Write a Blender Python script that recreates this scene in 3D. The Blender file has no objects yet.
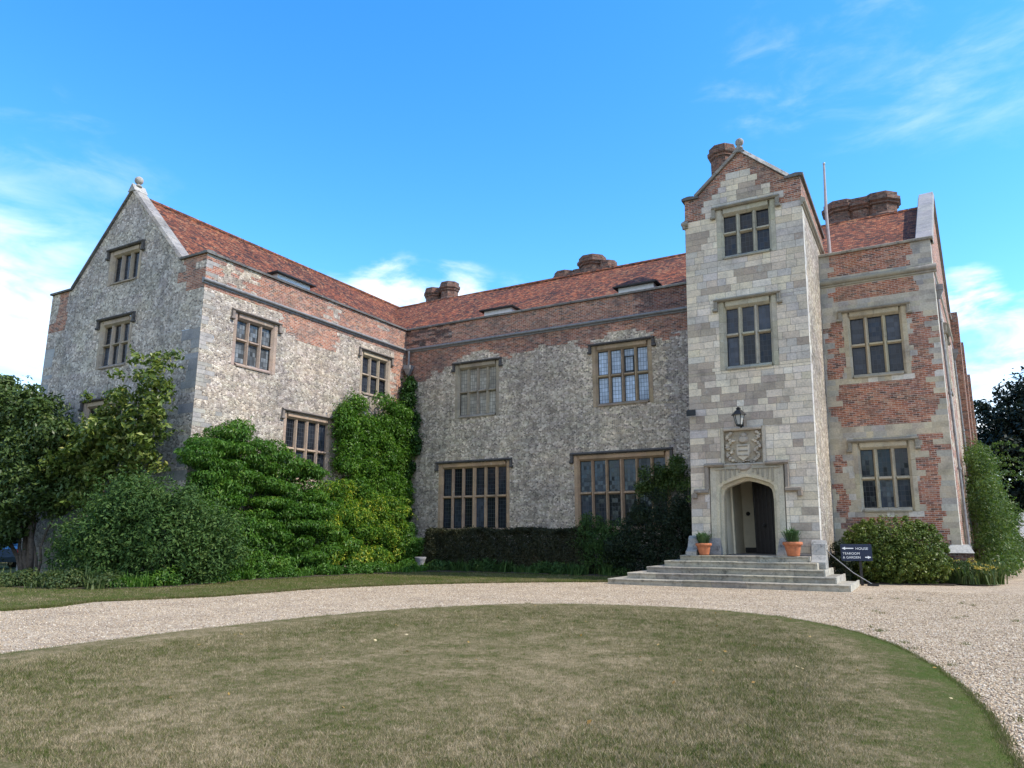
import bpy, math, random
import numpy as np
R = math.radians
PI = math.pi
SC = bpy.context.scene
COL = SC.collection

# ------------------------------------------------------------------ camera
YAW, PITCH, FPX = 0.511, 0.206, 725.0
cam_d = bpy.data.cameras.new('camera'); cam = bpy.data.objects.new('camera', cam_d); COL.objects.link(cam)
cam_d.sensor_width = 36.0; cam_d.lens = 36.0 * FPX / 1024.0
cam_d.clip_start = 0.1; cam_d.clip_end = 3000
cam.location = (0, 0, 1.6); cam.rotation_euler = (PI/2 + PITCH, 0, YAW)
SC.camera = cam

# ------------------------------------------------------------------ sky, sun, exposure
SUN_EL, SUN_AZ = 47.0, 6.0          # elevation; degrees behind the line of the facade (from +X towards +Y)
w = bpy.data.worlds.new('World'); SC.world = w; w.use_nodes = True
nt = w.node_tree; nt.nodes.clear()
def wn(t, **k):
    n = nt.nodes.new(t)
    for a, b in k.items(): setattr(n, a, b)
    return n
sky = wn('ShaderNodeTexSky', sky_type='NISHITA', sun_disc=False, sun_elevation=R(SUN_EL), sun_rotation=R(90 - SUN_AZ),
         altitude=50, air_density=1.0, dust_density=0.25, ozone_density=2.2)
hs = wn('ShaderNodeHueSaturation'); hs.inputs['Saturation'].default_value = 1.36; hs.inputs['Value'].default_value = 1.24; hs.inputs['Hue'].default_value = .500
nt.links.new(sky.outputs[0], hs.inputs['Color'])
tc = wn('ShaderNodeTexCoord')
nz = wn('ShaderNodeTexNoise'); nz.inputs['Scale'].default_value = 8.5; nz.inputs['Detail'].default_value = 9; nz.inputs['Roughness'].default_value = 0.58; nz.inputs['Distortion'].default_value = .35
mp = wn('ShaderNodeMapping'); mp.inputs['Scale'].default_value = (1, 1, 2.8)
nt.links.new(tc.outputs['Generated'], mp.inputs['Vector']); nt.links.new(mp.outputs[0], nz.inputs['Vector'])
def wmath(op, a, b=None, clamp=False):
    n = wn('ShaderNodeMath', operation=op, use_clamp=clamp)
    for i, x in enumerate((a, b)):
        if x is None: continue
        if isinstance(x, (int, float)): n.inputs[i].default_value = x
        else: nt.links.new(x, n.inputs[i])
    return n.outputs[0]
# clouds: (direction, angular radius deg, weight, noise threshold low, high)
CLOUDS = [((-0.915, 0.36, 0.165), 16.5, .97, 0.14, 0.66), ((-0.90, 0.42, 0.10), 13, .95, 0.28, 0.62), ((-0.80, 0.55, 0.22), 8, .6, 0.38, 0.74),
          ((-0.60, 0.74, 0.290), 6.5, .95, 0.34, 0.64), ((-0.535, 0.785, 0.285), 6.0, .95, 0.34, 0.64), ((-0.46, 0.84, 0.285), 5, .8, 0.38, 0.70), ((-0.66, 0.68, 0.29), 5, .7, 0.38, 0.70),
          ((0.069, 0.964, 0.262), 3.6, .95, 0.36, 0.64), ((0.10, 0.974, 0.200), 5.5, .9, 0.37, 0.68), ((0.085, 0.987, 0.130), 6.5, .95, 0.32, 0.62),
          ((0.06, 0.834, 0.56), 13, .36, 0.42, 0.95), ((-0.11, 0.83, 0.545), 8, .30, 0.46, 0.90), ((-0.835, 0.425, 0.37), 11, .26, 0.44, 0.90),
          ((0.1, -0.9, 0.42), 55, .9, 0.30, 0.55), ((0.75, -0.6, 0.3), 35, .9, 0.34, 0.58), ((-0.75, -0.6, 0.3), 35, .9, 0.34, 0.58)]  # unseen clouds added behind the camera to whiten the light on shaded walls
tot = None
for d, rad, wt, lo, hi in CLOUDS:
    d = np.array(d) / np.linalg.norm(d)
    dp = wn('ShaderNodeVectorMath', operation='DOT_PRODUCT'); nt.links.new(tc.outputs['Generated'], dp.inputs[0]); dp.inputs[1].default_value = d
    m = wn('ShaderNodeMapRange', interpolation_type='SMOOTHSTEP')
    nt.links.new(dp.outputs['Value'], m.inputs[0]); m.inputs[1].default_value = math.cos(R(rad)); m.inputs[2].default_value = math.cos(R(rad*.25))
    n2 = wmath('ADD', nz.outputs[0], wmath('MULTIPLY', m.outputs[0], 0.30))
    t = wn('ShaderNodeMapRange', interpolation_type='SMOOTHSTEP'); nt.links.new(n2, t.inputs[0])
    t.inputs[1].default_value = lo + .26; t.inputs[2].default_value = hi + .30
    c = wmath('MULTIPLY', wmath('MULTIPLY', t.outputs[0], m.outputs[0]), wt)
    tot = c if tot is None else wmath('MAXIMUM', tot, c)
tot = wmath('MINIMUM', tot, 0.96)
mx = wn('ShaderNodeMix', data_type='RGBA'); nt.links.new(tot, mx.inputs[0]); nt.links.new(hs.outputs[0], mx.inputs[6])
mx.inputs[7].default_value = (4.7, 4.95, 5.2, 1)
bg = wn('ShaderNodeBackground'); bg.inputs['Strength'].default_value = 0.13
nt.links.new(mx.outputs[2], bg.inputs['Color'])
wo = wn('ShaderNodeOutputWorld'); nt.links.new(bg.outputs[0], wo.inputs['Surface'])
sd = bpy.data.lights.new('sun', 'SUN'); sd.energy = 2.35; sd.angle = R(0.53); sd.color = (1.0, 0.91, 0.78)
sun = bpy.data.objects.new('sun', sd); COL.objects.link(sun); sun.location = (40, 10, 60)
from mathutils import Vector
from mathutils.noise import noise as vnoise
sdir = Vector((math.cos(R(SUN_EL))*math.cos(R(SUN_AZ)), math.cos(R(SUN_EL))*math.sin(R(SUN_AZ)), math.sin(R(SUN_EL))))
sun.rotation_euler = sdir.to_track_quat('Z', 'Y').to_euler()
vs = SC.view_settings; vs.view_transform = 'Standard'; vs.look = 'None'; vs.exposure = 1.28; vs.gamma = 1.0; vs.use_curve_mapping = False
SC.render.engine = 'CYCLES'; SC.cycles.max_bounces = 6; SC.cycles.diffuse_bounces = 4; SC.cycles.transparent_max_bounces = 8

# ------------------------------------------------------------------ material helpers
def srgb(r, g, b):
    f = lambda c: ((c/255.)/12.92 if c/255. <= .04045 else ((c/255.+.055)/1.055)**2.4)
    return (f(r), f(g), f(b), 1)
class NB:
    def __init__(s, name):
        s.m = bpy.data.materials.new(name); s.m.use_nodes = True; s.t = s.m.node_tree; s.t.nodes.clear()
        s.out = s.n('ShaderNodeOutputMaterial'); s.b = s.n('ShaderNodeBsdfPrincipled')
        s.t.links.new(s.b.outputs[0], s.out.inputs[0]); s.b.inputs['Roughness'].default_value = .85
        s.b.inputs['Specular IOR Level'].default_value = .3
    def n(s, t, **k):
        x = s.t.nodes.new(t)
        for a, b in k.items(): setattr(x, a, b)
        return x
    def l(s, a, b):
        if isinstance(a, (int, float)): b.default_value = a
        elif isinstance(a, tuple): b.default_value = a
        else: s.t.links.new(a, b)
    def uv(s): return s.n('ShaderNodeUVMap', uv_map='UV').outputs[0]
    def ob(s): return s.n('ShaderNodeTexCoord').outputs['Object']
    def attr(s): return s.n('ShaderNodeAttribute', attribute_name='Col').outputs['Color']
    def mapv(s, v, sc=(1,1,1), loc=(0,0,0)):
        m = s.n('ShaderNodeMapping'); s.l(v, m.inputs[0]); m.inputs['Scale'].default_value = sc; m.inputs['Location'].default_value = loc; return m.outputs[0]
    def noise(s, v, scale, detail=4, rough=.55, col=False):
        x = s.n('ShaderNodeTexNoise'); s.l(v, x.inputs['Vector']); x.inputs['Scale'].default_value = scale
        x.inputs['Detail'].default_value = detail; x.inputs['Roughness'].default_value = rough
        return x.outputs['Color' if col else 'Fac']
    def ramp(s, f, stops, interp='LINEAR'):
        x = s.n('ShaderNodeValToRGB'); s.l(f, x.inputs[0]); cr = x.color_ramp; cr.interpolation = interp
        while len(cr.elements) < len(stops): cr.elements.new(.5)
        for e, (p, c) in zip(cr.elements, stops):
            e.position = p; e.color = c if isinstance(c, tuple) else (c, c, c, 1)
        return x.outputs[0]
    def mix(s, f, a, b, blend='MIX'):
        x = s.n('ShaderNodeMix', data_type='RGBA', blend_type=blend); s.l(f, x.inputs[0]); s.l(a, x.inputs[6]); s.l(b, x.inputs[7]); return x.outputs[2]
    def math(s, op, a, b=0.0, clamp=False):
        x = s.n('ShaderNodeMath', operation=op, use_clamp=clamp); s.l(a, x.inputs[0]); s.l(b, x.inputs[1]); return x.outputs[0]
    def rng(s, f, a, b, c=0., d=1.):
        x = s.n('ShaderNodeMapRange'); s.l(f, x.inputs[0])
        for i, y in enumerate((a, b, c, d)): x.inputs[i+1].default_value = y
        return x.outputs[0]
    def bump(s, h, strength=.5, dist=.02):
        x = s.n('ShaderNodeBump'); x.inputs['Strength'].default_value = strength; x.inputs['Distance'].default_value = dist
        s.l(h, x.inputs['Height']); s.l(x.outputs[0], s.b.inputs['Normal'])
    def color(s, c): s.l(c, s.b.inputs['Base Color'])
    def rough(s, r): s.l(r, s.b.inputs['Roughness'])

def mat_flint(name, tint=(1,1,1,1), mortar=(.47,.425,.365,1), pale=.12):
    k = NB(name); uv = k.uv()
    nc = k.noise(uv, 3.5, 2, .5, True)
    v = k.n('ShaderNodeVectorMath', operation='MULTIPLY_ADD'); k.l(nc, v.inputs[0]); v.inputs[1].default_value = (.035, .035, 0); k.l(uv, v.inputs[2])
    vc = k.mapv(v.outputs[0], (10.5, 12.5, 1))
    a = k.n('ShaderNodeTexVoronoi', voronoi_dimensions='2D', feature='F1'); k.l(vc, a.inputs['Vector']); a.inputs['Scale'].default_value = 1; a.inputs['Randomness'].default_value = .88
    e = k.n('ShaderNodeTexVoronoi', voronoi_dimensions='2D', feature='DISTANCE_TO_EDGE'); k.l(vc, e.inputs['Vector']); e.inputs['Scale'].default_value = 1; e.inputs['Randomness'].default_value = .88
    sep = k.n('ShaderNodeSeparateColor'); k.l(a.outputs['Color'], sep.inputs[0])
    stone = k.ramp(sep.outputs[0], [(0, (.14,.132,.126,1)), (.12, (.215,.203,.19,1)), (.28, (.285,.264,.236,1)), (.44, (.345,.308,.262,1)), (.60, (.385,.365,.34,1)), (.76, (.48,.45,.40,1)), (.90, (.60,.57,.52,1)), (1, (.68,.66,.61,1))])
    vd = k.mapv(v.outputs[0], (3.2, 4.0, 1), (5, 9, 0))
    a2 = k.n('ShaderNodeTexVoronoi', voronoi_dimensions='2D', feature='F1'); k.l(vd, a2.inputs['Vector']); a2.inputs['Scale'].default_value = 1
    s2 = k.n('ShaderNodeSeparateColor'); k.l(a2.outputs['Color'], s2.inputs[0])
    big = k.math('MULTIPLY', k.math('LESS_THAN', s2.outputs[0], pale), k.math('LESS_THAN', a2.outputs['Distance'], .36))
    stone = k.mix(k.math('MULTIPLY', big, .7), stone, (.54,.515,.465,1))
    mfac = k.rng(e.outputs['Distance'], .03, .13, 1, 0)
    mfac = k.math('MULTIPLY', mfac, k.math('SUBTRACT', 1., big))
    c = k.mix(mfac, stone, mortar)
    big1 = k.noise(uv, .35, 5, .6); fine = k.noise(uv, 2.2, 4, .6)
    c = k.mix(1., c, k.ramp(big1, [(.27, (.62,.63,.66,1)), (.5, (1,.985,.965,1)), (.78, (1.22,1.15,1.05,1))]), 'MULTIPLY')
    c = k.mix(1., c, k.ramp(fine, [(.28, .66), (.5, 1.), (.75, 1.24)]), 'MULTIPLY')
    # rain streaks under the string course: long, thin
    st = k.noise(k.mapv(uv, (2.6, .16, 1)), 1.0, 4, .6)
    c = k.mix(k.rng(st, .52, .74, 0, .5), c, (.14,.13,.125,1))
    c = k.mix(1., c, k.attr(), 'MULTIPLY'); c = k.mix(1., c, tint, 'MULTIPLY')
    k.color(c)
    h = k.math('ADD', k.rng(e.outputs['Distance'], 0, .22), k.math('MULTIPLY', k.noise(uv, 30, 2), .35))
    k.bump(h, .6, .022); k.rough(k.rng(sep.outputs[1], 0, 1, .55, .95))
    return k.m
def mat_brick(name, bw=.225, bh=.072, stops=None, mortar=(.50,.445,.385,1)):
    k = NB(name); uv = k.uv()
    uvd = k.n('ShaderNodeVectorMath', operation='MULTIPLY_ADD'); k.l(k.noise(uv, 1.2, 2, .5, True), uvd.inputs[0]); uvd.inputs[1].default_value = (.03,.05,0); k.l(uv, uvd.inputs[2])
    b = k.n('ShaderNodeTexBrick'); k.l(uvd.outputs[0], b.inputs['Vector']); b.inputs['Scale'].default_value = 1
    b.inputs['Brick Width'].default_value = bw; b.inputs['Row Height'].default_value = bh; b.inputs['Mortar Size'].default_value = .008
    b.inputs['Mortar Smooth'].default_value = .3; b.inputs['Bias'].default_value = 0
    b.inputs['Color1'].default_value = (0,0,0,1); b.inputs['Color2'].default_value = (1,1,1,1); b.inputs['Mortar'].default_value = (.5,.5,.5,1)
    c = k.ramp(b.outputs['Color'], stops or [(0, (.075,.048,.044,1)), (.16, (.16,.068,.048,1)), (.45, (.30,.098,.052,1)), (.75, (.38,.135,.07,1)), (1, (.42,.23,.15,1))])
    c = k.mix(b.outputs['Fac'], c, mortar)
    n = k.noise(uv, .9, 5, .62); f = k.noise(uv, 6, 3, .6)
    c = k.mix(1., c, k.ramp(f, [(.3, .68), (.5, 1.), (.72, 1.25)]), 'MULTIPLY')
    c = k.mix(k.rng(n, .48, .72, 0, .75), c, k.ramp(f, [(.3, (.07,.062,.06,1)), (.7, (.20,.155,.135,1))]))
    lich = k.noise(k.mapv(uv, (1,1,1), (7,3,0)), 3.2, 5, .7)
    c = k.mix(k.rng(lich, .56, .68, 0, .65), c, (.40,.36,.31,1))
    c = k.mix(k.rng(f, .35, .7, .02, .22), c, (.43,.30,.215,1))
    c = k.mix(1., c, k.attr(), 'MULTIPLY')
    k.color(c); k.bump(k.math('ADD', k.math('MULTIPLY', b.outputs['Fac'], -1.), k.math('MULTIPLY', f, .6)), .6, .012); k.rough(.92)
    return k.m
def mat_stone(name, lichen=.5, grain=22, dark=(.07,.066,.062,1)):
    k = NB(name); ob = k.ob(); c = k.attr()
    n1 = k.noise(ob, 1.6, 6, .65); n2 = k.noise(ob, grain, 3, .6); n3 = k.noise(k.mapv(ob, (1,1,1), (11,4,2)), 5.0, 5, .7)
    c = k.mix(1., c, k.ramp(n1, [(.28, (.66,.665,.69,1)), (.5, (1,1,1,1)), (.75, (1.18,1.14,1.05,1))]), 'MULTIPLY')
    c = k.mix(1., c, k.ramp(n2, [(.25, .78), (.5, 1.), (.8, 1.16)]), 'MULTIPLY')
    c = k.mix(k.rng(n3, .52, .70, 0, lichen), c, dark)
    n4 = k.noise(k.mapv(ob, (1,1,1), (3,14,8)), 3.6, 5, .7)
    c = k.mix(k.rng(n4, .60, .70, 0, .35), c, (.50,.49,.44,1))
    k.color(c); k.bump(k.math('ADD', n2, n3), .45, .02); k.rough(.9)
    return k.m
def mat_tiles(name, stops):
    k = NB(name); uv = k.uv()
    uvd = k.n('ShaderNodeVectorMath', operation='MULTIPLY_ADD'); k.l(k.noise(uv, .8, 3, .6, True), uvd.inputs[0]); uvd.inputs[1].default_value = (.06,.12,0); k.l(uv, uvd.inputs[2])
    b = k.n('ShaderNodeTexBrick'); k.l(uvd.outputs[0], b.inputs['Vector']); b.inputs['Scale'].default_value = 1
    b.inputs['Brick Width'].default_value = .18; b.inputs['Row Height'].default_value = .12; b.inputs['Mortar Size'].default_value = .008; b.inputs['Mortar Smooth'].default_value = .5
    b.inputs['Color1'].default_value = (0,0,0,1); b.inputs['Color2'].default_value = (1,1,1,1); b.inputs['Mortar'].default_value = (0,0,0,1)
    c = k.ramp(b.outputs['Color'], stops)
    c = k.mix(b.outputs['Fac'], c, (.03,.02,.018,1))
    n = k.noise(uv, .55, 5, .65); f = k.noise(uv, 4.5, 4, .65)
    c = k.mix(1., c, k.ramp(n, [(.3, (.55,.50,.50,1)), (.5, (1,1,1,1)), (.72, (1.3,1.12,1.0,1))]), 'MULTIPLY')
    c = k.mix(1., c, k.ramp(f, [(.3, .55), (.5, 1.), (.72, 1.35)]), 'MULTIPLY')
    l = k.noise(k.mapv(uv, (1,1,1), (9,2,0)), 5.5, 5, .75)
    c = k.mix(k.rng(l, .62, .70, 0, .65), c, (.36,.33,.26,1))
    k.color(c)
    sx = k.n('ShaderNodeSeparateXYZ'); k.l(uvd.outputs[0], sx.inputs[0])
    row = k.math('FRACT', k.math('DIVIDE', sx.outputs[1], .12))
    k.bump(k.math('ADD', k.math('MULTIPLY', row, -1.1), k.math('ADD', k.math('MULTIPLY', b.outputs['Color'], .5), f)), 1., .045); k.rough(.88)
    return k.m
def mat_plain(name, col, rough=.6, metal=0., spec=.4, noise=.25, scale=8):
    k = NB(name); ob = k.ob(); n = k.noise(ob, scale, 5, .65)
    k.color(k.mix(1., col, k.ramp(n, [(.25, 1-noise*1.6), (.5, 1.), (.75, 1+noise)]), 'MULTIPLY')); k.rough(rough)
    k.b.inputs['Metallic'].default_value = metal; k.b.inputs['Specular IOR Level'].default_value = spec
    k.bump(n, .15, .01)
    return k.m
def mat_glass(name, base, cw=.135, ch=.19, lead=(.03,.032,.036,1), var=.3):
    k = NB(name); uv = k.uv()
    b = k.n('ShaderNodeTexBrick'); b.offset = 0; b.squash = 1; k.l(uv, b.inputs['Vector']); b.inputs['Scale'].default_value = 1
    b.inputs['Brick Width'].default_value = cw; b.inputs['Row Height'].default_value = ch; b.inputs['Mortar Size'].default_value = .007; b.inputs['Mortar Smooth'].default_value = 0.1
    b.inputs['Color1'].default_value = (0,0,0,1); b.inputs['Color2'].default_value = (1,1,1,1)
    n = k.noise(uv, 1.3, 3, .5)
    c = k.mix(1., base, k.ramp(b.outputs['Color'], [(0, 1-var), (1, 1+var)]), 'MULTIPLY')
    c = k.mix(1., c, k.ramp(n, [(.3, 1-var), (.7, 1+var)]), 'MULTIPLY')
    k.color(k.mix(b.outputs['Fac'], k.mix(1., c, k.attr(), 'MULTIPLY'), lead))
    k.rough(k.mix(b.outputs['Fac'], (.06,.06,.06,1), (.6,.6,.6,1)))
    k.b.inputs['Specular IOR Level'].default_value = .30
    fl = k.n('ShaderNodeVectorMath', operation='FLOOR'); dv = k.n('ShaderNodeVectorMath', operation='DIVIDE'); k.l(uv, dv.inputs[0]); dv.inputs[1].default_value = (cw, ch, 1); k.l(dv.outputs[0], fl.inputs[0])
    wn_ = k.n('ShaderNodeTexWhiteNoise', noise_dimensions='2D'); k.l(fl.outputs[0], wn_.inputs['Vector'])
    ma = k.n('ShaderNodeVectorMath', operation='MULTIPLY_ADD'); k.l(wn_.outputs['Color'], ma.inputs[0]); ma.inputs[1].default_value = (.032,.032,.032)
    sb = k.n('ShaderNodeVectorMath', operation='SUBTRACT'); k.l(k.n('ShaderNodeNewGeometry').outputs['Normal'], sb.inputs[0]); sb.inputs[1].default_value = (.016,.016,.016); k.l(sb.outputs[0], ma.inputs[2])
    nn = k.n('ShaderNodeVectorMath', operation='NORMALIZE'); k.l(ma.outputs[0], nn.inputs[0]); k.l(nn.outputs[0], k.b.inputs['Normal'])
    return k.m
def mat_leaf(name, stops, rough=.5, trans=.25, patch=.0):
    k = NB(name); g = k.n('ShaderNodeNewGeometry'); n = k.noise(k.ob(), .9, 3, .6)
    f = k.math('ADD', k.math('MULTIPLY', g.outputs['Random Per Island'], .62), k.math('MULTIPLY', k.rng(n, .3, .7), .38))
    c = k.ramp(f, stops); k.color(c); k.rough(rough); k.b.inputs['Specular IOR Level'].default_value = .22
    tr = k.n('ShaderNodeBsdfTranslucent'); k.l(k.mix(1., c, (1.1,1.35,.55,1), 'MULTIPLY'), tr.inputs['Color'])
    ms = k.n('ShaderNodeMixShader'); ms.inputs[0].default_value = trans
    k.l(k.b.outputs[0], ms.inputs[1]); k.l(tr.outputs[0], ms.inputs[2]); k.t.links.new(ms.outputs[0], k.out.inputs[0])
    return k.m

M = {}
M['flint'] = mat_flint('flint_rubble', (1.08,1.0,.915,1), pale=.17)
M['flint_pale'] = mat_flint('flint_pale', (.90,.85,.80,1), (.47,.425,.37,1), .15)
M['flint_flank'] = mat_flint('flint_flank', (.82,.78,.72,1), (.45,.41,.36,1), .10)
M['brick'] = mat_brick('old_red_brick')
M['brick_dark'] = mat_brick('sooty_brick', stops=[(0, (.035,.026,.027,1)), (.3, (.09,.040,.032,1)), (.6, (.18,.066,.042,1)), (1, (.28,.115,.07,1))], mortar=(.28,.24,.21,1))
M['ashlar'] = mat_stone('ashlar', .32, 16, (.16,.15,.14,1))
M['trim'] = mat_stone('carved_stone', .25, 30, (.12,.10,.085,1))
M['coping'] = mat_stone('weathered_coping', .75, 20, (.045,.043,.042,1))
M['worn_steps'] = mat_stone('worn_steps', .85, 14, (.06,.058,.048,1))
M['mortar'] = mat_plain('lime_mortar', (.30,.27,.235,1), .95, noise=.2)
M['tile_clay'] = mat_tiles('clay_tiles', [(0, (.036,.019,.014,1)), (.2, (.088,.032,.018,1)), (.5, (.178,.054,.025,1)), (.8, (.255,.082,.034,1)), (1, (.29,.145,.075,1))])
M['tile'] = M['tile_clay']  # one clay tile colour serves every roof
M['lead'] = mat_plain('lead', (.20,.198,.20,1), .55, .0, .5, .3)
M['white_board'] = mat_plain('white_board', (.66,.67,.68,1), .6, noise=.12)
M['iron'] = mat_plain('black_iron', (.025,.026,.028,1), .45, .6, .5)
M['pale_metal'] = mat_plain('pale_metal', (.42,.43,.44,1), .4, .7, .5)
M['oak'] = mat_plain('dark_oak', (.020,.017,.016,1), .55, noise=.3)
M['plaster'] = mat_plain('cream_plaster', (.72,.66,.52,1), .9, noise=.08, scale=3)
M['terracotta'] = mat_plain('terracotta', (.42,.145,.065,1), .85, noise=.25)
M['soil'] = mat_plain('soil', (.045,.032,.022,1), .95, noise=.4)
M['bark'] = mat_plain('bark', (.13,.105,.085,1), .95, noise=.4, scale=12)
M['glass_navy'] = mat_glass('leaded_glass', (.020,.024,.032,1), lead=(.05,.055,.062,1))
M['glass_blind'] = mat_glass('leaded_glass_blind', (.34,.315,.26,1), var=.2, lead=(.06,.06,.058,1))
M['glass_sky_reflection'] = mat_glass('leaded_glass_sky_reflection', (.40,.47,.56,1), var=.16)  # pale blue base: sky reflection put into the pane colour
M['glass_grey'] = mat_glass('leaded_glass_grey', (.10,.11,.115,1), var=.7)  # reflection put into a lighter grey base colour
M['sign_blue'] = mat_plain('sign_blue', (.010,.019,.048,1), .45, noise=.1)
M['white_paint'] = mat_plain('white_paint', (.8,.8,.8,1), .5, noise=.04)
M['car_paint'] = mat_plain('car_paint', (.13,.17,.24,1), .25, .4, .6, noise=.03)
M['car_glass'] = mat_plain('car_glass', (.02,.025,.03,1), .08, 0, .6, noise=.05)
M['rubber'] = mat_plain('rubber', (.02,.02,.02,1), .8)
M['tail_red'] = mat_plain('tail_red', (.4,.02,.02,1), .3)
M['void'] = mat_plain('dark_interior', (.03,.028,.026,1), .9)

# ------------------------------------------------------------------ mesh builder
ORIGIN = {}
def link(o, parent=None):
    COL.objects.link(o)
    if parent is not None: o.parent = parent
    return o
def tag(o, label=None, cat=None, group=None, kind=None):
    if label: o['label'] = label
    if cat: o['category'] = cat
    if group: o['group'] = group
    if kind: o['kind'] = kind
    return o
def thing(name, loc, label, cat, group=None, rz=0):
    o = bpy.data.objects.new(name, None); o.location = loc; o.rotation_euler = (0, 0, rz); o.empty_display_size = .3
    ORIGIN[o.name] = np.array(loc, float); link(o); return tag(o, label, cat, group)
class Fr:
    def __init__(s, O, U, N): s.O = np.array(O, float); s.U = np.array(U, float)/np.linalg.norm(U); s.N = np.array(N, float)/np.linalg.norm(N)
    def p(s, u, z, n=0.): return tuple(s.O + s.U*u + s.N*n + np.array([0, 0, z]))
WHITE = (1, 1, 1)
class MB:
    def __init__(s): s.v = []; s.f = []; s.m = []; s.c = []
    def face(s, pts, m=0, c=WHITE):
        i = len(s.v); s.v += [tuple(p) for p in pts]; s.f.append(tuple(range(i, i+len(pts)))); s.m.append(m); s.c.append(c)
    def prism(s, ring0, ring1, m=0, c=WHITE, cap=True):
        i = len(s.v); n = len(ring0); s.v += [tuple(p) for p in ring0] + [tuple(p) for p in ring1]
        for k in range(n):
            j = (k+1) % n; s.f.append((i+k, i+j, i+n+j, i+n+k)); s.m.append(m); s.c.append(c)
        if cap:
            s.f.append(tuple(range(i+n-1, i-1, -1))); s.f.append(tuple(range(i+n, i+2*n))); s.m += [m, m]; s.c += [c, c]
    def box(s, x0, x1, y0, y1, z0, z1, m=0, c=WHITE):
        s.prism([(x0,y0,z0),(x1,y0,z0),(x1,y1,z0),(x0,y1,z0)], [(x0,y0,z1),(x1,y0,z1),(x1,y1,z1),(x0,y1,z1)], m, c)
    def fbox(s, fr, u0, u1, z0, z1, n0, n1, m=0, c=WHITE, ch=0.):
        P = fr.p
        if ch:
            h = [(u0, n0), (u1, n0), (u1, n1-ch), (u1-ch, n1), (u0+ch, n1), (u0, n1-ch)] if (z1-z0) >= (u1-u0) else None
            if h: s.prism([P(a, z0, b) for a, b in h], [P(a, z1, b) for a, b in h], m, c)
            else:
                h = [(z0, n0), (z1, n0), (z1, n1-ch), (z1-ch, n1), (z0+ch, n1), (z0, n1-ch)]
                s.prism([P(u0, a, b) for a, b in h], [P(u1, a, b) for a, b in h], m, c)
        else:
            s.prism([P(u0,z0,n0),P(u1,z0,n0),P(u1,z0,n1),P(u0,z0,n1)], [P(u0,z1,n0),P(u1,z1,n0),P(u1,z1,n1),P(u0,z1,n1)], m, c)
    def profile(s, fr, prof, u0, u1, m=0, c=WHITE):      # prof = [(z,n)...] swept along u
        s.prism([fr.p(u0, z, n) for z, n in prof], [fr.p(u1, z, n) for z, n in prof], m, c)
    def lathe(s, cx, cy, prof, seg=16, m=0, c=WHITE, ph=0.):
        rings = []
        for r, z in prof:
            i = len(s.v); s.v += [(cx + r*math.cos(ph+2*PI*k/seg), cy + r*math.sin(ph+2*PI*k/seg), z) for k in range(seg)]; rings.append(i)
        for a, b in zip(rings, rings[1:]):
            for k in range(seg):
                j = (k+1) % seg; s.f.append((a+k, a+j, b+j, b+k)); s.m.append(m); s.c.append(c)
        s.f.append(tuple(rings[0]+k for k in range(seg-1, -1, -1))); s.f.append(tuple(rings[-1]+k for k in range(seg))); s.m += [m, m]; s.c += [c, c]
    def tube(s, pts, rad, seg=8, m=0, c=WHITE):
        pts = [np.array(p, float) for p in pts]; rad = rad if isinstance(rad, (list, tuple)) else [rad]*len(pts); rings = []
        for i, p in enumerate(pts):
            d = pts[min(i+1, len(pts)-1)] - pts[max(i-1, 0)]; d /= np.linalg.norm(d)
            a = np.cross(d, [0, 0, 1.] if abs(d[2]) < .9 else [1., 0, 0]); a /= np.linalg.norm(a); b = np.cross(d, a)
            k0 = len(s.v); s.v += [tuple(p + rad[i]*(a*math.cos(2*PI*k/seg) + b*math.sin(2*PI*k/seg))) for k in range(seg)]; rings.append(k0)
        for a, b in zip(rings, rings[1:]):
            for k in range(seg):
                j = (k+1) % seg; s.f.append((a+k, a+j, b+j, b+k)); s.m.append(m); s.c.append(c)
        s.f.append(tuple(rings[0]+k for k in range(seg-1, -1, -1))); s.f.append(tuple(rings[-1]+k for k in range(seg))); s.m += [m, m]; s.c += [c, c]
    def ball(s, c0, r, m=0, c=WHITE, seg=14):
        s.lathe(c0[0], c0[1], [(max(r*math.sin(t), .004), c0[2]-r*math.cos(t)) for t in np.linspace(0.02, PI-.02, 9)], seg, m, c)
    def build(s, name, mats, parent=None, label=None, smooth=False, lean=None, loc=None):
        mats = mats if isinstance(mats, (list, tuple)) else [mats]
        V = np.array(s.v, float)
        if lean: V[:, 0] += lean[0]*(V[:, 2]-lean[1])
        W = V.copy(); org = np.zeros(3)
        p = parent
        if p is not None:
            while p.parent is not None: p = p.parent
            org = ORIGIN.get(p.name, np.zeros(3))
        elif loc is not None: org = np.array(loc, float)
        me = bpy.data.meshes.new(name); me.from_pydata((V-org).tolist(), [], s.f)
        for x in mats: me.materials.append(x)
        me.polygons.foreach_set('material_index', s.m)
        lt = np.array([len(f) for f in s.f]); 
        cols = np.repeat(np.array([(c[0], c[1], c[2], 1.) for c in s.c], np.float32), lt, axis=0)
        ca = me.color_attributes.new('Col', 'FLOAT_COLOR', 'CORNER'); ca.data.foreach_set('color', cols.ravel())
        uvl = me.uv_layers.new(name='UV'); uv = np.zeros((lt.sum(), 2), np.float32); k = 0
        nrm = np.zeros(len(s.f)*3); me.polygons.foreach_get('normal', nrm); nrm = nrm.reshape(-1, 3)
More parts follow.
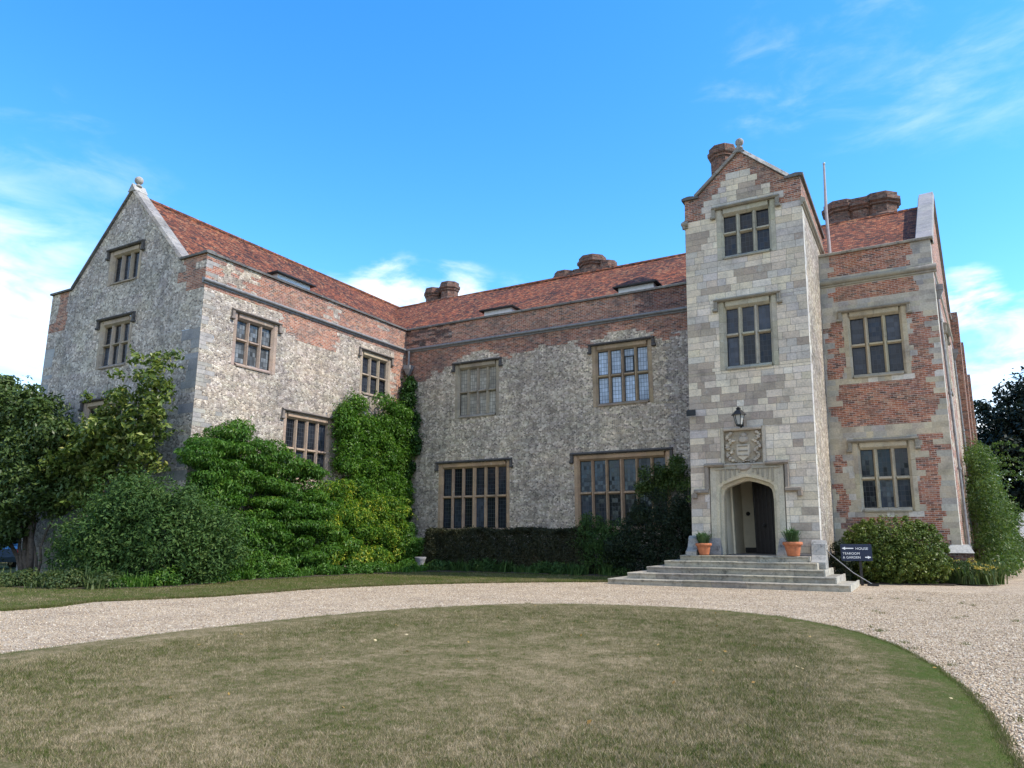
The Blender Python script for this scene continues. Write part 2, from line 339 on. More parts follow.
        for fi, f in enumerate(s.f):
            P = W[list(f)]; n = nrm[fi]
            if abs(n[2]) > .97: uv[k:k+len(f)] = P[:, :2]
            else:
                t = np.array([-n[1], n[0], 0.]); t /= np.linalg.norm(t)
                if abs(t[0]) > abs(t[1]):
                    if t[0] < 0: t = -t
                elif t[1] < 0: t = -t
                b = np.cross(n, t); b = b if b[2] > 0 else -b
                uv[k:k+len(f), 0] = P @ t; uv[k:k+len(f), 1] = P @ b
            k += len(f)
        uvl.data.foreach_set('uv', uv.ravel())
        if smooth: me.polygons.foreach_set('use_smooth', [True]*len(s.f))
        me.update(); o = bpy.data.objects.new(name, me); link(o, parent)
        if parent is None and loc is not None: o.location = loc
        if label: o['label'] = label
        return o

def clip(poly, planes):
    for (a, b, c) in planes:           # keep a*u+b*z<=c
        out = []
        for i in range(len(poly)):
            p, q = poly[i], poly[(i+1) % len(poly)]; dp = a*p[0]+b*p[1]-c; dq = a*q[0]+b*q[1]-c
            if dp <= 1e-9: out.append(p)
            if (dp < -1e-9 and dq > 1e-9) or (dp > 1e-9 and dq < -1e-9):
                t = dp/(dp-dq); out.append((p[0]+t*(q[0]-p[0]), p[1]+t*(q[1]-p[1])))
        poly = out
        if len(poly) < 3: return []
    return poly
def wall_cells(mb, fr, u0, u1, z0, z1, opens, course, lens, choose, rng, planes=(), inset_mats=(), back=-.03, backm=0, edges=()):
    """wall face of courses and blocks; choose(u,z)->(material, colour). opens=[(u0,u1,z0,z1)]."""
    zs = set([z0, z1]) | set(e for e in edges if z0 < e < z1); z = z0
    while z < z1 - course*.5:
        zs.add(z); z += course*rng.uniform(.88, 1.12)
    zs = sorted(zs); zs = [a for i, a in enumerate(zs) if i == 0 or a - zs[i-1] > .03] ; zs[-1] = z1
    for o in opens:
        for e in (o[2], o[3]):
            if z0 < e < z1: zs = sorted([q for q in zs if abs(q-e) > .03 or q in (z0, z1)] + [e])
    for a, b in zip(zs, zs[1:]):
        mid = (a+b)/2; us = [u0]
        while us[-1] < u1 - lens[0]: us.append(min(u1, us[-1] + rng.uniform(*lens)))
        if us[-1] < u1: us[-1] = u1
        if len(us) < 2: us = [u0, u1]
        for p, q in zip(us, us[1:]):
            segs = [(p, q)]
            for o in opens:
                if o[2] <= mid <= o[3]:
                    ns = []
                    for (x, y) in segs:
                        if y <= o[0] or x >= o[1]: ns.append((x, y)); continue
                        if x < o[0]: ns.append((x, o[0]))
                        if y > o[1]: ns.append((o[1], y))
                    segs = ns
            for x, y in segs:
                if y - x < .01: continue
                m, c = choose((x+y)/2, mid); g = .006 if m in inset_mats else 0
                poly = [(x+g, a+g), (y-g, a+g), (y-g, b-g), (x+g, b-g)]
                if planes: poly = clip(poly, planes)
                if len(poly) >= 3: mb.face([fr.p(uu, zz, 0) for uu, zz in poly], m, c)
                if g:
                    poly = [(x, a), (y, a), (y, b), (x, b)]
                    if planes: poly = clip(poly, planes)
                    if len(poly) >= 3: mb.face([fr.p(uu, zz, -.009) for uu, zz in poly], backm, WHITE)

rs = random.Random(7)
def jit(c, a=.1, rng=rs):
    k = rng.uniform(1-a, 1+a); return (c[0]*k, c[1]*k*rng.uniform(.98, 1.02), c[2]*k*rng.uniform(.96, 1.04))

# ================================================================== GROUND
def sheet(name, pts, z, mat, kind='structure', skirt=0.):
    mb = MB(); mb.face([(x, y, z) for x, y in pts], 0)
    if skirt:
        n = len(pts)
        for i in range(n):
            a, b = pts[i], pts[(i+1) % n]; mb.face([(a[0], a[1], z-skirt), (b[0], b[1], z-skirt), (b[0], b[1], z), (a[0], a[1], z)], 0)
    o = mb.build(name, mat); o['kind'] = kind; return o
def mat_grass(name, dry, edge=None):
    k = NB(name); ob = k.ob()
    n1 = k.noise(ob, .42, 5, .6); n2 = k.noise(ob, 2.0, 5, .7); n5 = k.noise(ob, 9, 5, .75); n3 = k.noise(ob, 55, 3, .8)
    f = k.math('ADD', k.math('MULTIPLY', n1, .24), k.math('ADD', k.math('MULTIPLY', n2, .30), k.math('ADD', k.math('MULTIPLY', n5, .36), k.math('MULTIPLY', n3, .25))))
    f = k.math('ADD', k.math('MULTIPLY', k.math('SUBTRACT', f, .575), 2.7), .5)
    if edge is not None:
        a = k.n('ShaderNodeAttribute', attribute_name='edge').outputs['Fac']; f = k.math('SUBTRACT', f, k.math('MULTIPLY', a, k.rng(n2, .3, .7, .18, .46)))
    f = k.math('ADD', f, dry)
    k.color(k.ramp(f, [(.14, (.055,.082,.012,1)), (.32, (.080,.086,.023,1)), (.46, (.124,.106,.045,1)), (.62, (.205,.158,.085,1)), (.84, (.34,.265,.16,1))]))
    k.bump(k.math('ADD', n3, n2), .6, .03); k.rough(.95); k.b.inputs['Specular IOR Level'].default_value = .1
    return k.m
def mat_gravel():
    k = NB('gravel'); ob = k.ob()
    a = k.n('ShaderNodeTexVoronoi', voronoi_dimensions='2D', feature='F1'); k.l(ob, a.inputs['Vector']); a.inputs['Scale'].default_value = 46
    sp = k.n('ShaderNodeSeparateColor'); k.l(a.outputs['Color'], sp.inputs[0])
    c = k.ramp(sp.outputs[0], [(0, (.15,.105,.068,1)), (.18, (.35,.255,.162,1)), (.45, (.50,.378,.245,1)), (.72, (.58,.455,.31,1)), (.92, (.68,.565,.42,1)), (1, (.78,.69,.56,1))])
    c = k.mix(k.rng(a.outputs['Distance'], .40, .75, 0, .7), c, (.13,.10,.075,1))
    n = k.noise(ob, .8, 5, .6); n2 = k.noise(ob, 4, 4, .6)
    c = k.mix(1., c, k.ramp(n, [(.3, (.76,.74,.72,1)), (.5, (1,1,1,1)), (.7, (1.12,1.11,1.08,1))]), 'MULTIPLY')
    wt = k.noise(k.mapv(ob, (.25,1.6,1)), .9, 4, .6); c = k.mix(k.rng(wt, .55, .72, 0, .35), c, (.27,.20,.14,1))
    c = k.mix(1., c, k.ramp(n2, [(.3, .86), (.7, 1.1)]), 'MULTIPLY')
    k.color(c); k.bump(k.math('SUBTRACT', 1., a.outputs['Distance']), .8, .02); k.rough(.9)
    return k.m
M['grass_dry'] = mat_grass('dry_lawn', .03, True); M['grass_green'] = mat_grass('verge_grass', -.20); M['park'] = mat_grass('park_grass', -.16)
M['gravel'] = mat_gravel()
gs = 700
o = sheet('ground', [(-gs,-gs),(gs,-gs),(gs,gs),(-gs,gs)], -.03, M['park'])
sheet('gravel_drive', [(-21,2),(-19.5,-14),(14,-14),(22,10),(16,40),(9,75),(2.2,75),(1.5,45),(-.2,29.0),(-4,27.5),(-11,27.0),(-22,16),(-24,9)], 0.0, M['gravel'])
# lawn oval measured from its edge
LP = [(.40,5.5),(.36,7.05),(.30,8.3),(.06,10.02),(-.5,12.21),(-1.3,13.9),(-2.26,15.15),(-3.3,15.85),(-4.45,16.25),(-5.6,16.30),(-6.73,16.14),(-7.8,15.7),(-8.8,14.95),(-9.7,13.6),(-10.4,11.9),(-10.85,9.5),(-11.0,7.0),(-10.9,4.5),(-10.2,2.1),(-8.9,.3),(-7,-.9),(-5,-1.2),(-3,-.7),(-1.2,.6),(-.2,2.4),(.3,4)]
def smooth_loop(p, n=6):
    out = []; N = len(p)
    for i in range(N):
        a, b, c, d = [np.array(p[(i+k-1) % N], float) for k in range(4)]
        for t in np.linspace(0, 1, n, endpoint=False):
            out.append(tuple(.5*((2*b)+(-a+c)*t+(2*a-5*b+4*c-d)*t*t+(-a+3*b-3*c+d)*t**3)))
    return out
LS = smooth_loop(LP)
rg = np.random.default_rng(5)
LS = [(x + rg.normal(0, .012), y + rg.normal(0, .012)) for x, y in LS]
LA = np.array(LS)
def edge_dist(P, A):
    """distance to a closed polyline"""
    B = np.roll(A, -1, 0); best = np.full(len(P), 1e9)
    for a, b in zip(A, B):
        d = b-a; t = np.clip(((P-a)@d)/(d@d), 0, 1); q = a+t[:, None]*d; best = np.minimum(best, np.hypot(*(P-q).T))
    return best
def inside(P, A):
    B = np.roll(A, -1, 0); c = np.zeros(len(P), bool)
    for a, b in zip(A, B):
        m = ((a[1] > P[:, 1]) != (b[1] > P[:, 1])); x = (b[0]-a[0])*(P[:, 1]-a[1])/((b[1]-a[1]) or 1e-9)+a[0]; c ^= m & (P[:, 0] < x)
    return c
# concentric lawn mesh, slightly domed, with a short cut edge
cx, cy = -5.3, 7.5; mb = MB(); n = len(LS); rings = []; ev = []
for f, zz in ((1.0, -.01), (.997, .035), (.985, .055), (.96, .065), (.92, .07), (.86, .08), (.75, .09), (.55, .10), (.3, .11), (.05, .115)):
    k = len(mb.v); mb.v += [(cx+(x-cx)*f, cy+(y-cy)*f, zz) for x, y in LS]; rings.append(k)
for a, b in zip(rings, rings[1:]):
    for i in range(n):
        j = (i+1) % n; mb.f.append((a+i, a+j, b+j, b+i)); mb.m.append(0); mb.c.append(WHITE)
mb.f.append(tuple(rings[-1]+i for i in range(n))); mb.m.append(0); mb.c.append(WHITE)
lawn = mb.build('lawn', M['grass_dry'], smooth=True); lawn['kind'] = 'structure'
def lush(P):     # the greener rim: strongest along the right-hand edge
    d = edge_dist(P, LA); side = np.clip((P[:, 0]+8)/9, .12, 1)
    return np.clip(1 - d/(.22+.75*side), 0, 1)*(.45+.55*side)
vv = np.array([v.co[:2] for v in lawn.data.vertices]); at = lawn.data.attributes.new('edge', 'FLOAT', 'POINT'); at.data.foreach_set('value', lush(vv).astype(np.float32))
VERGE = [(-26,7.0),(-17.6,8.9),(-17.5,9.9),(-18.1,11.1),(-17.35,12.4),(-16.75,13.6),(-16.6,15.2),(-16.45,16.8),(-15.9,18.4),(-15.2,19.9),(-13.6,21.8),(-11.8,23.4),(-10.2,24.4),(-9.5,24.8),(-9.5,28.5),(-23,28.5),(-23,17),(-38,17),(-38,7)]
sheet('grass_verge', VERGE, .03, M['grass_green'], skirt=.04)
sheet('flower_bed', [(-36,14.6),(-30,12.6),(-25.5,12.7),(-23.5,12.75),(-22.5,13.2),(-21.4,13.9),(-20.6,15.4),(-21.4,18.4),(-21.0,20.9),(-20.5,23.8),(-19.8,26.6),(-17,27.6),(-14.4,27.7),(-11.3,27.4),(-8.9,27.2),(-7.2,26.2),(-7.2,30.9),(-24,30.9),(-24,18),(-35,17.9),(-36,17.8)], .05, M['soil'], skirt=.06)
sheet('planting_bed', [(-2.8,27.9),(.6,28.2),(1.2,30.4),(2.1,34),(3.2,44),(2.4,44),(1.1,30.5),(-2.8,30.45)], .035, M['soil'], skirt=.04)

# ---------------------------------------------------------------- scattered leaves / blades as numpy meshes
def np_mesh(name, V, F, mat, parent=None, loc=None, n_per=4):
    me = bpy.data.meshes.new(name); nf = len(F)
    me.vertices.add(len(V)); me.loops.add(nf*n_per); me.polygons.add(nf)
    org = np.zeros(3)
    if parent is not None:
        p = parent
        while p.parent is not None: p = p.parent
        org = ORIGIN.get(p.name, org)
    me.vertices.foreach_set('co', (V-org).astype(np.float32).ravel()); me.loops.foreach_set('vertex_index', F.astype(np.int32).ravel())
    me.polygons.foreach_set('loop_start', np.arange(0, nf*n_per, n_per, dtype=np.int32))
    me.update(calc_edges=True)
    me.materials.append(mat); o = bpy.data.objects.new(name, me); return link(o, parent)
def leaves(rg, P, N, L, W, droop=.0, fold=.25, spread=.7):
    n = len(P); N = N + rg.normal(0, spread, (n, 3)); N /= np.linalg.norm(N, axis=1)[:, None]
    d = rg.normal(0, 1, (n, 3)); d[:, 2] -= droop*2; d -= N*np.sum(d*N, 1)[:, None]; d /= np.linalg.norm(d, axis=1)[:, None] + 1e-9
    t = np.cross(N, d); l = (L*rg.uniform(.65, 1.3, n))[:, None]; ww = l*(W/L)
    V = np.empty((n, 4, 3)); V[:, 0] = P - d*l*.5; V[:, 1] = P + t*ww*.5 + N*l*fold*.3; V[:, 2] = P + d*l*.5 - N*l*.12*droop; V[:, 3] = P - t*ww*.5 + N*l*fold*.3
    return V.reshape(-1, 3)
def blob_points(rg, B, n, shell=.13, cull=True):
    B = np.array(B, float); a = (B[:, 3]*B[:, 4]+B[:, 4]*B[:, 5]+B[:, 3]*B[:, 5]); idx = rg.choice(len(B), n, p=a/a.sum())
    D = rg.normal(0, 1, (n, 3)); D /= np.linalg.norm(D, axis=1)[:, None]
    r = 1 - np.abs(rg.normal(0, shell, n)); r = np.clip(r, .1, 1.08)
    P = B[idx, :3] + D*B[idx, 3:6]*r[:, None]; N = D/B[idx, 3:6]; N /= np.linalg.norm(N, axis=1)[:, None]
    return P, N
def lumps(rg, B, n, r0, r1, flat=1.):
    P, N = blob_points(rg, B, n, .16); r = rg.uniform(r0, r1, n)
    return [(*(p), q, q, q*flat) for p, q in zip(P, r)]
class Leafy:
    def __init__(s, rg): s.rg = rg; s.V = []
    def add(s, B, n, L, W, up=.35, **k):
        sh = k.pop('shell', .13); lim = k.pop('keep', None)
        P, N = blob_points(s.rg, B, n, sh)
        if lim is not None: m = lim(P); P, N = P[m], N[m]
        N = N + np.array([0, 0, up]); s.V.append(leaves(s.rg, P, N, L, W, **k)); return s
    def pts(s, P, N, L, W, **k): s.V.append(leaves(s.rg, P, N, L, W, **k)); return s
    def build(s, name, mat, parent):
        V = np.concatenate(s.V); F = np.arange(len(V)).reshape(-1, 4); return np_mesh(name, V, F, mat, parent)
def branches(mb, rg, base, tips, r0, c=WHITE, wob=.25):
    base = np.array(base, float)
    for t in tips:
        t = np.array(t, float); pts = [base + (t-base)*s + rg.normal(0, wob*s*(1-s)*2+.001, 3)*np.array([1,1,.5]) for s in np.linspace(0, 1, 7)]
        mb.tube(pts, [r0*(1-.8*s) for s in np.linspace(0, 1, 7)], 6, 0, c)

# ================================================================== THE HOUSE
XL, YG, XG, YM, YR, XR, HC, HS = -24.07, 17.93, -34.97, 31.0, 30.5, 1.12, 12.82, 11.57
TX0, TX1, YT = -7.10, -2.88, 26.0
LEAN = (.028, 7.6); LEANR = (.017, 7.0)
house = thing('manor_house', (-12, 31, 0), 'flint and brick manor house with tiled roofs and a tall stone porch tower', 'house')
FG = Fr((0, YG, 0), (1, 0, 0), (0, -1, 0)); FW = Fr((XL, 0, 0), (0, 1, 0), (1, 0, 0)); FM = Fr((0, YM, 0), (1, 0, 0), (0, -1, 0))
FT = Fr((0, YT, 0), (1, 0, 0), (0, -1, 0)); FTF = Fr((TX1, 0, 0), (0, 1, 0), (1, 0, 0)); FR = Fr((0, YR, 0), (1, 0, 0), (0, -1, 0))
EA = np.array([XR, YR, 0.]); EB = np.array([3.95, 68.4, 0.]); ed = (EB-EA)/np.linalg.norm(EB-EA); ELEN = np.linalg.norm(EB-EA)
FE = Fr(EA, ed, (ed[1], -ed[0], 0))

# window openings in the walls (u0,u1,z0,z1): outer edge of the dressed stone surround
OCHRE, HONEY, GREYST, CREAM = (.37,.30,.225), (.42,.285,.18), (.30,.275,.225), (.50,.455,.35)
WINS = dict(
 G1=(FG, -30.66, -28.40, 12.42, 14.0, 3, 0, 0, OCHRE, 'glass_navy', 'small attic window of three plain lights in the gable'),
 G2=(FG, -30.80, -28.52, 8.62, 10.78, 3, .52, 0, OCHRE, 'glass_navy', 'three light mullioned window in the middle of the flint gable'),
 G3=(FG, -31.30, -28.42, 4.15, 7.20, 4, .5, 0, OCHRE, 'glass_navy', 'stone window of the gable half hidden by the magnolia'),
 G4=(FG, -31.15, -29.0, .55, 1.75, 3, 0, 0, GREYST, 'glass_navy', 'low basement window behind the shrubs'),
 W5=(FW, 19.48, 21.80, 8.42, 10.66, 3, .55, 0, (.33,.25,.20), 'glass_grey', 'upper window of the sunlit wing wall nearest the gable'),
 W6=(FW, 27.30, 29.66, 8.56, 10.80, 3, .50, 0, OCHRE, 'glass_navy', 'upper window of the sunlit wing wall nearest the inner corner'),
 W7=(FW, 22.50, 25.50, 3.95, 6.94, 4, .49, 0, (.36,.27,.20), 'glass_navy', 'four light wing window half covered by wisteria'),
 W1=(FM, -20.78, -18.14, 7.52, 10.36, 4, .50, 0, (.33,.275,.205), 'glass_blind', 'upper window with beige blinds behind its leaded lights'),
 W2=(FM, -13.02, -10.10, 7.46, 10.37, 4, .52, 0, (.37,.275,.18), 'glass_sky_reflection', 'upper window with pale sky reflection coloured into its panes, beside the tower'),
 W3=(FM, -21.72, -17.52, 1.80, 5.20, 6, .52, 1, HONEY, 'glass_navy', 'tall six light hall window above the hedge'),
 W4=(FM, -14.05, -9.48, 1.85, 5.24, 6, .50, 1, HONEY, 'glass_navy', 'tall six light hall window behind the climbing rose'),
 T1=(FT, -5.90, -3.80, 11.62, 13.60, 3, .56, 0, (.38,.35,.27), 'glass_navy', 'top window of the porch tower'),
 T2=(FT, -5.92, -3.90, 7.42, 9.98, 3, .54, 0, (.40,.36,.27), 'glass_navy', 'middle window of the porch tower above the lantern'),
 R1=(FR, -2.12, .09, 7.56, 10.22, 3, .52, 0, (.42,.365,.265), 'glass_navy', 'upper window of the brick and stone bay right of the tower'),
 R2=(FR, -2.12, -.05, 2.46, 5.05, 3, .50, 0, (.44,.385,.28), 'glass_navy', 'lower window right of the tower above the box bush'),
 E1=(FE, 4.0, 6.0, 7.5, 10.2, 3, .5, 0, GREYST, 'glass_navy', None), E2=(FE, 14.0, 16.0, 7.5, 10.2, 3, .5, 0, GREYST, 'glass_navy', None), E3=(FE, 24.0, 26.0, 7.5, 10.2, 3, .5, 0, GREYST, 'glass_navy', None))
def opens(fr): return [(w[1], w[2], w[3], w[4]) for w in WINS.values() if w[0] is fr]

# ---- gable front of the wing
rng = random.Random(3)
def ch_gable(u, z):
    e = rng.random()
    if u > XL - .62 + .25*(int(z/.45) % 2) and z < 9.4: return (1, jit((.27,.265,.27), .12, rng)) if e < .7 else (0, WHITE)
    if u < XG + .45 and z < 10.5 and e < .6: return (1, jit((.33,.33,.33), .15, rng))
    if (XL - 1.55 + rng.uniform(-.25,.25) + max(0, (12.2-z)*.9) < u < XL - .35) and z > 11.2 and z < 12.75: return (2, WHITE)
    if u < XG + 1.2 + rng.uniform(-.2,.2) and 11.0 < z < 12.6 and u > XG + .35: return (2, WHITE)
    if z < .9: return (1, jit((.30,.28,.24), .15, rng))
    return (0, jit((.97,.99,1.05), .04, rng))
mb = MB()
wall_cells(mb, FG, XG, XL, -.05, HC-.1, opens(FG), .42, (.5, .9), ch_gable, rng, inset_mats=(1,), backm=3)
AX, AZ = (XG+XL)/2, 16.75; sl = (AZ-12.72)/(AX-(XG+1.65))
wall_cells(mb, FG, XG, XL, HC-.1, AZ, opens(FG), .42, (.5, .9), ch_gable, rng, planes=[(-sl, 1, AZ - sl*AX), (sl, 1, AZ + sl*AX)], inset_mats=(1,), backm=3)
# return faces of the gable parapet and the west wall
mb.face([(XG, YG, -.05), (XG, YM+11.8, -.05), (XG, YM+11.8, HC-.1), (XG, YG, HC-.1)], 0)
mb.face([(AX-(AZ-12.72)/sl, YG+.45, 12.7), (AX+(AZ-12.72)/sl, YG+.45, 12.7), (AX, YG+.45, AZ)], 0)
mb.build('gable_wall', [M['flint'], M['ashlar'], M['brick'], M['mortar']], house, 'shaded flint gable wall with brick patches at the shoulders')
# ---- sunlit east wall of the wing
rng = random.Random(4)
def ch_wing(u, z):
    e = rng.random()
    if u < YG + .34 and z < 12.8 and e < .7: return (1, jit((.33,.31,.28), .12, rng))
    if z > HS + .1:                                            # parapet
        if u < YG + 2.6 + rng.uniform(-.4,.4) and e < .75: return (0, jit((.95,.93,.9), .08, rng))
        if 24.8 < u < 25.6 or 28.6 < u < 29.3: return (0 if e < .5 else 2, WHITE)
        return (2, jit((.88,.86,.86), .12, rng))
    if z > 11.28: return (2, jit((.8,.78,.78), .1, rng))
    if 22.0 + rng.uniform(-.3,.3) + (11.3-z)*.6 < u < 26.0 - (11.3-z)*.8 + rng.uniform(-.3,.3) and z > 10.35: return (2, WHITE)
    if u > 30.1 - rng.uniform(0,.35) and z > 8.2 and z < 11.0: return (2, WHITE)
    if u > 29.75 and z > 10.8 and e < .5: return (2, WHITE)
    if 18.4 < u < 19.2 and z > 5.5 and z < 8.3 and e < .30: return (1, jit((.30,.285,.26), .15, rng))
    if z < 1: return (1, jit((.33,.30,.26), .15, rng))
    return (0, jit((1,1,1), .05, rng))
mb = MB(); wall_cells(mb, FW, YG, YM, -.05, HC-.1, opens(FW), .17, (.3, .7), ch_wing, rng, inset_mats=(1,), backm=3)
mb.face([(XL-.42, YG, 12.3), (XL-.42, YM+.42, 12.3), (XL-.42, YM+.42, HC-.1), (XL-.42, YG, HC-.1)], 2)
mb.build('wing_wall', [M['flint_pale'], M['ashlar'], M['brick'], M['mortar']], house, 'sunlit pale flint wing wall with patched brick under the parapet')
# ---- main range
rng = random.Random(5)
def arch_in(u, c, hw, spring, rise): return abs(u-c) < hw and spring + rise*(1-((u-c)/hw)**2)
def ch_main(u, z):
    e = rng.random()
    if z > HS + .1:
        if u < -21 and e < .55: return (1, jit((.55,.56,.6), .1, rng))
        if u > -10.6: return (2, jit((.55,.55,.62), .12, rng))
        return (2, jit((.95,.95,.95), .1, rng))
    zb = 10.50 + rng.uniform(-.16,.16)
    if u < -22.4: zb = 9.75 + rng.uniform(-.15,.15)
    elif u < -21.0: zb = 10.15 + rng.uniform(-.15,.15)
    elif -16.2 < u < -13.6: zb = 10.75 + rng.uniform(-.15,.15)
    for c, hw in ((-19.45, 1.75), (-11.55, 1.9)):
        if abs(u-c) < hw + .25:
            top = 10.36 + .62*(1-((u-c)/hw)**2); 
            if z < top: return (0, jit((1.12,1.1,1.06), .06, rng))
            if z < top + .24: return (2, jit((1.1,1.02,.98), .08, rng))
            zb = 10.36
    if z > zb: return (2, jit((.82,.8,.82), .14, rng))
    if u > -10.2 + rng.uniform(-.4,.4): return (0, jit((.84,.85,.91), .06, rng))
    return (0, jit((1.0,.975,.95), .05, rng))
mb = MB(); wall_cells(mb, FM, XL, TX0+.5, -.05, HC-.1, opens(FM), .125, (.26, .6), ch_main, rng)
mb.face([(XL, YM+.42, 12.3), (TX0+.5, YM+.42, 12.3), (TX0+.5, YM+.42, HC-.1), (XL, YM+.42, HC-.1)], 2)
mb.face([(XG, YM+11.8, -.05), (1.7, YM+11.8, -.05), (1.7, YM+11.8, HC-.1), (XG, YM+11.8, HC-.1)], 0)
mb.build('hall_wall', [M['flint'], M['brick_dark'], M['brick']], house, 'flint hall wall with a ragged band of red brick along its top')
# ---- porch tower
rng = random.Random(6)
HT, HA = 14.28, 15.78
CR, TAN, BLU, WHT, PNK = (.65,.55,.42), (.385,.315,.25), (.52,.465,.405), (.69,.605,.49), (.55,.46,.36)
BANDS = [(5.35,5.75,-7.2,-4.1), (6.15,6.75,-7.2,-3.6), (6.75,7.1,-4.6,-3.7), (4.35,4.75,-7.2,-6.0), (3.75,3.98,-7.2,-6.4), (8.9,9.3,-7.2,-6.2), (10.5,11.05,-5.2,-4.0), (10.4,10.75,-6.3,-5.2), (7.2,7.9,-7.2,-6.1), (12.1,12.9,-7.2,-6.3), (13.9,14.5,-5.1,-4.1)]
def ch_tower(u, z):
    e = rng.random()
    if z > HT - 1.0 and (u < TX0 + .62 or u > TX1 - .75 + rng.uniform(-.1,.1)): 
        if z > HT - 1.15 + rng.uniform(-.2,.2): return (2, jit((.9,.9,.9), .1, rng))
    ss = (HA-HT)/((TX1-TX0)/2 - .45); top = HA - ss*abs(u-(TX0+TX1)/2)
    if z > 13.0 and z > top - .62 and z > 13.05 + .5*rng.random(): return (2, jit((.92,.92,.92), .1, rng))
    for z0, z1, a, b in BANDS:
        if z0 < z < z1 and a < u < b and e < .88: return (0, jit(TAN, .14, rng))
    t = vnoise(Vector((u*.75, z*1.25, 3.1)))*.8 + vnoise(Vector((u*2.1, z*3.0, 7.7)))*.45 + rng.uniform(-.13,.13)
    if u > -3.75: t -= .10
    if z > 11: t -= .12
    if u < -6.2: t -= .12
    if e < .025: return (0, jit(TAN, .12, rng))
    return (0, jit(TAN if t < -.62 else (BLU if t < -.26 else (PNK if t < -.14 else (CR if t < .30 else WHT))), .07, rng))
DOOR = (-6.02, -4.28, .95, 3.62); ARMS = (-6.0, -4.46, 3.98, 5.34)
mb = MB(); wall_cells(mb, FT, TX0, TX1, .0, HT, opens(FT)+[(-6.42,-3.90,.95,3.98), ARMS], .25, (.24, .66), ch_tower, rng, inset_mats=(0,), backm=3)
tm = (TX0+TX1)/2; ss = (HA-HT)/((TX1-TX0)/2-.45)
wall_cells(mb, FT, TX0, TX1, HT, HA, [], .25, (.24, .66), ch_tower, rng, planes=[(-ss, 1, HA-ss*tm), (ss, 1, HA+ss*tm)], inset_mats=(0,), backm=3)
mb.face([(TX0, YT, 0), (TX0, YM+2, 0), (TX0, YM+2, HT), (TX0, YT, HT)], 1)
mb.face([(tm-(HA-HT)/ss, YT+.4, HT-.05), (tm+(HA-HT)/ss, YT+.4, HT-.05), (tm, YT+.4, HA)], 2)
mb.face([(TX0, YT+6.5, 10), (TX1, YT+6.5, 10), (TX1, YT+6.5, HT), (tm, YT+6.5, HA), (TX0, YT+6.5, HT)], 2)
rng = random.Random(8)
def ch_flank(u, z):
    e = rng.random()
    if z > 13.42: return (2, jit((.8,.8,.8), .1, rng))
    if u < YT + .30 + .16*(int(z/.36) % 2): return (0, jit((.46,.44,.40), .12, rng))
    return (1, jit((1,1,1), .05, rng))
wall_cells(mb, FTF, YT, YT+6.5, .0, HT, [], .36, (.3, .6), ch_flank, rng, inset_mats=(0,), backm=3)
mb.build('tower_wall', [M['ashlar'], M['flint_flank'], M['brick'], M['mortar']], house, 'tower walls of patched cream and grey ashlar with brick round the gable', lean=LEAN)
# ---- bay right of the tower
rng = random.Random(9)
BR = [(-2.55,.42,11.75,12.62), (-2.5,.62,10.84,11.32), (-2.68,-2.2,7.7,9.8), (.14,.84,9.3,9.8), (.20,.88,8.5,9.2), (.15,.86,7.5,8.45), (-2.45,.68,5.65,7.35), (-2.55,.74,6.2,7.0), (-2.75,-2.4,3.9,4.7), (-2.7,-2.4,2.4,3.4), (.15,.82,4.2,5.3), (.12,.74,1.2,4.3), (-2.6,.75,.9,2.2)]
def ch_bay(u, z):
    e = rng.random()
    for a, b, z0, z1 in BR:
        if a + rng.uniform(-.11,.11) < u < b + rng.uniform(-.13,.13) and z0 - .05 < z < z1 + .05: return (2, jit((1.05,1,.98), .08, rng))
    if z > 10 : return (0, jit((.43,.385,.315) if e < .75 else (.35,.33,.30), .13, rng))
    return (0, jit((.48,.41,.305) if e < .65 else ((.41,.375,.32) if e < .87 else (.55,.51,.44)), .13, rng))
mb = MB(); wall_cells(mb, FR, TX1-.3, XR, -.05, HC-.12, opens(FR), .215, (.22, .5), ch_bay, rng, backm=3)
mb.face([(TX1-.3, YR+.42, 12.3), (XR, YR+.42, 12.3), (XR, YR+.42, HC-.12), (TX1-.3, YR+.42, HC-.12)], 2)
mb.build('bay_wall', [M['ashlar'], M['flint'], M['brick'], M['mortar']], house, 'bay of stone blocks patched with red brick right of the tower', lean=LEANR)
# ---- long east wall
rng = random.Random(10)
def ch_east(u, z):
    e = rng.random()
    if u < .42 + .2*(int(z/.3) % 2): return (0, jit((.42,.39,.34), .13, rng))
    if z > 10.9 or (int(u/3.1) % 2 == 0 and e < .75): return (2, jit((.9,.9,.9), .1, rng))
    return (1, jit((.9,.88,.85), .08, rng))
mb = MB(); wall_cells(mb, FE, 0, ELEN, -.05, HC-.12, opens(FE), .3, (.35, .8), ch_east, rng, inset_mats=(0,), backm=3)
g0, g1, gm = .6, 11.6, 6.1
mb.prism([FE.p(g0, HC-.12, -.02), FE.p(g1, HC-.12, -.02), FE.p(gm, 16.95, -.02)], [FE.p(g0, HC-.12, -.46), FE.p(g1, HC-.12, -.46), FE.p(gm, 16.95, -.46)], 2)
for u in (12.9, 20.2, 31.0):       # chimney breasts and buttresses of the long side
    mb.fbox(FE, u, u+1.5, -.05, HC+.3, -.3, .35, 2, (.85,.85,.85))
mb.face([tuple(EB), (3.9-9, 68.4, 0), (3.9-9, 68.4, HC), (EB[0], EB[1], HC)], 1)
mb.build('side_wall', [M['ashlar'], M['flint'], M['brick'], M['mortar']], house, 'long brick and flint side wall running away behind the bay', lean=LEANR)

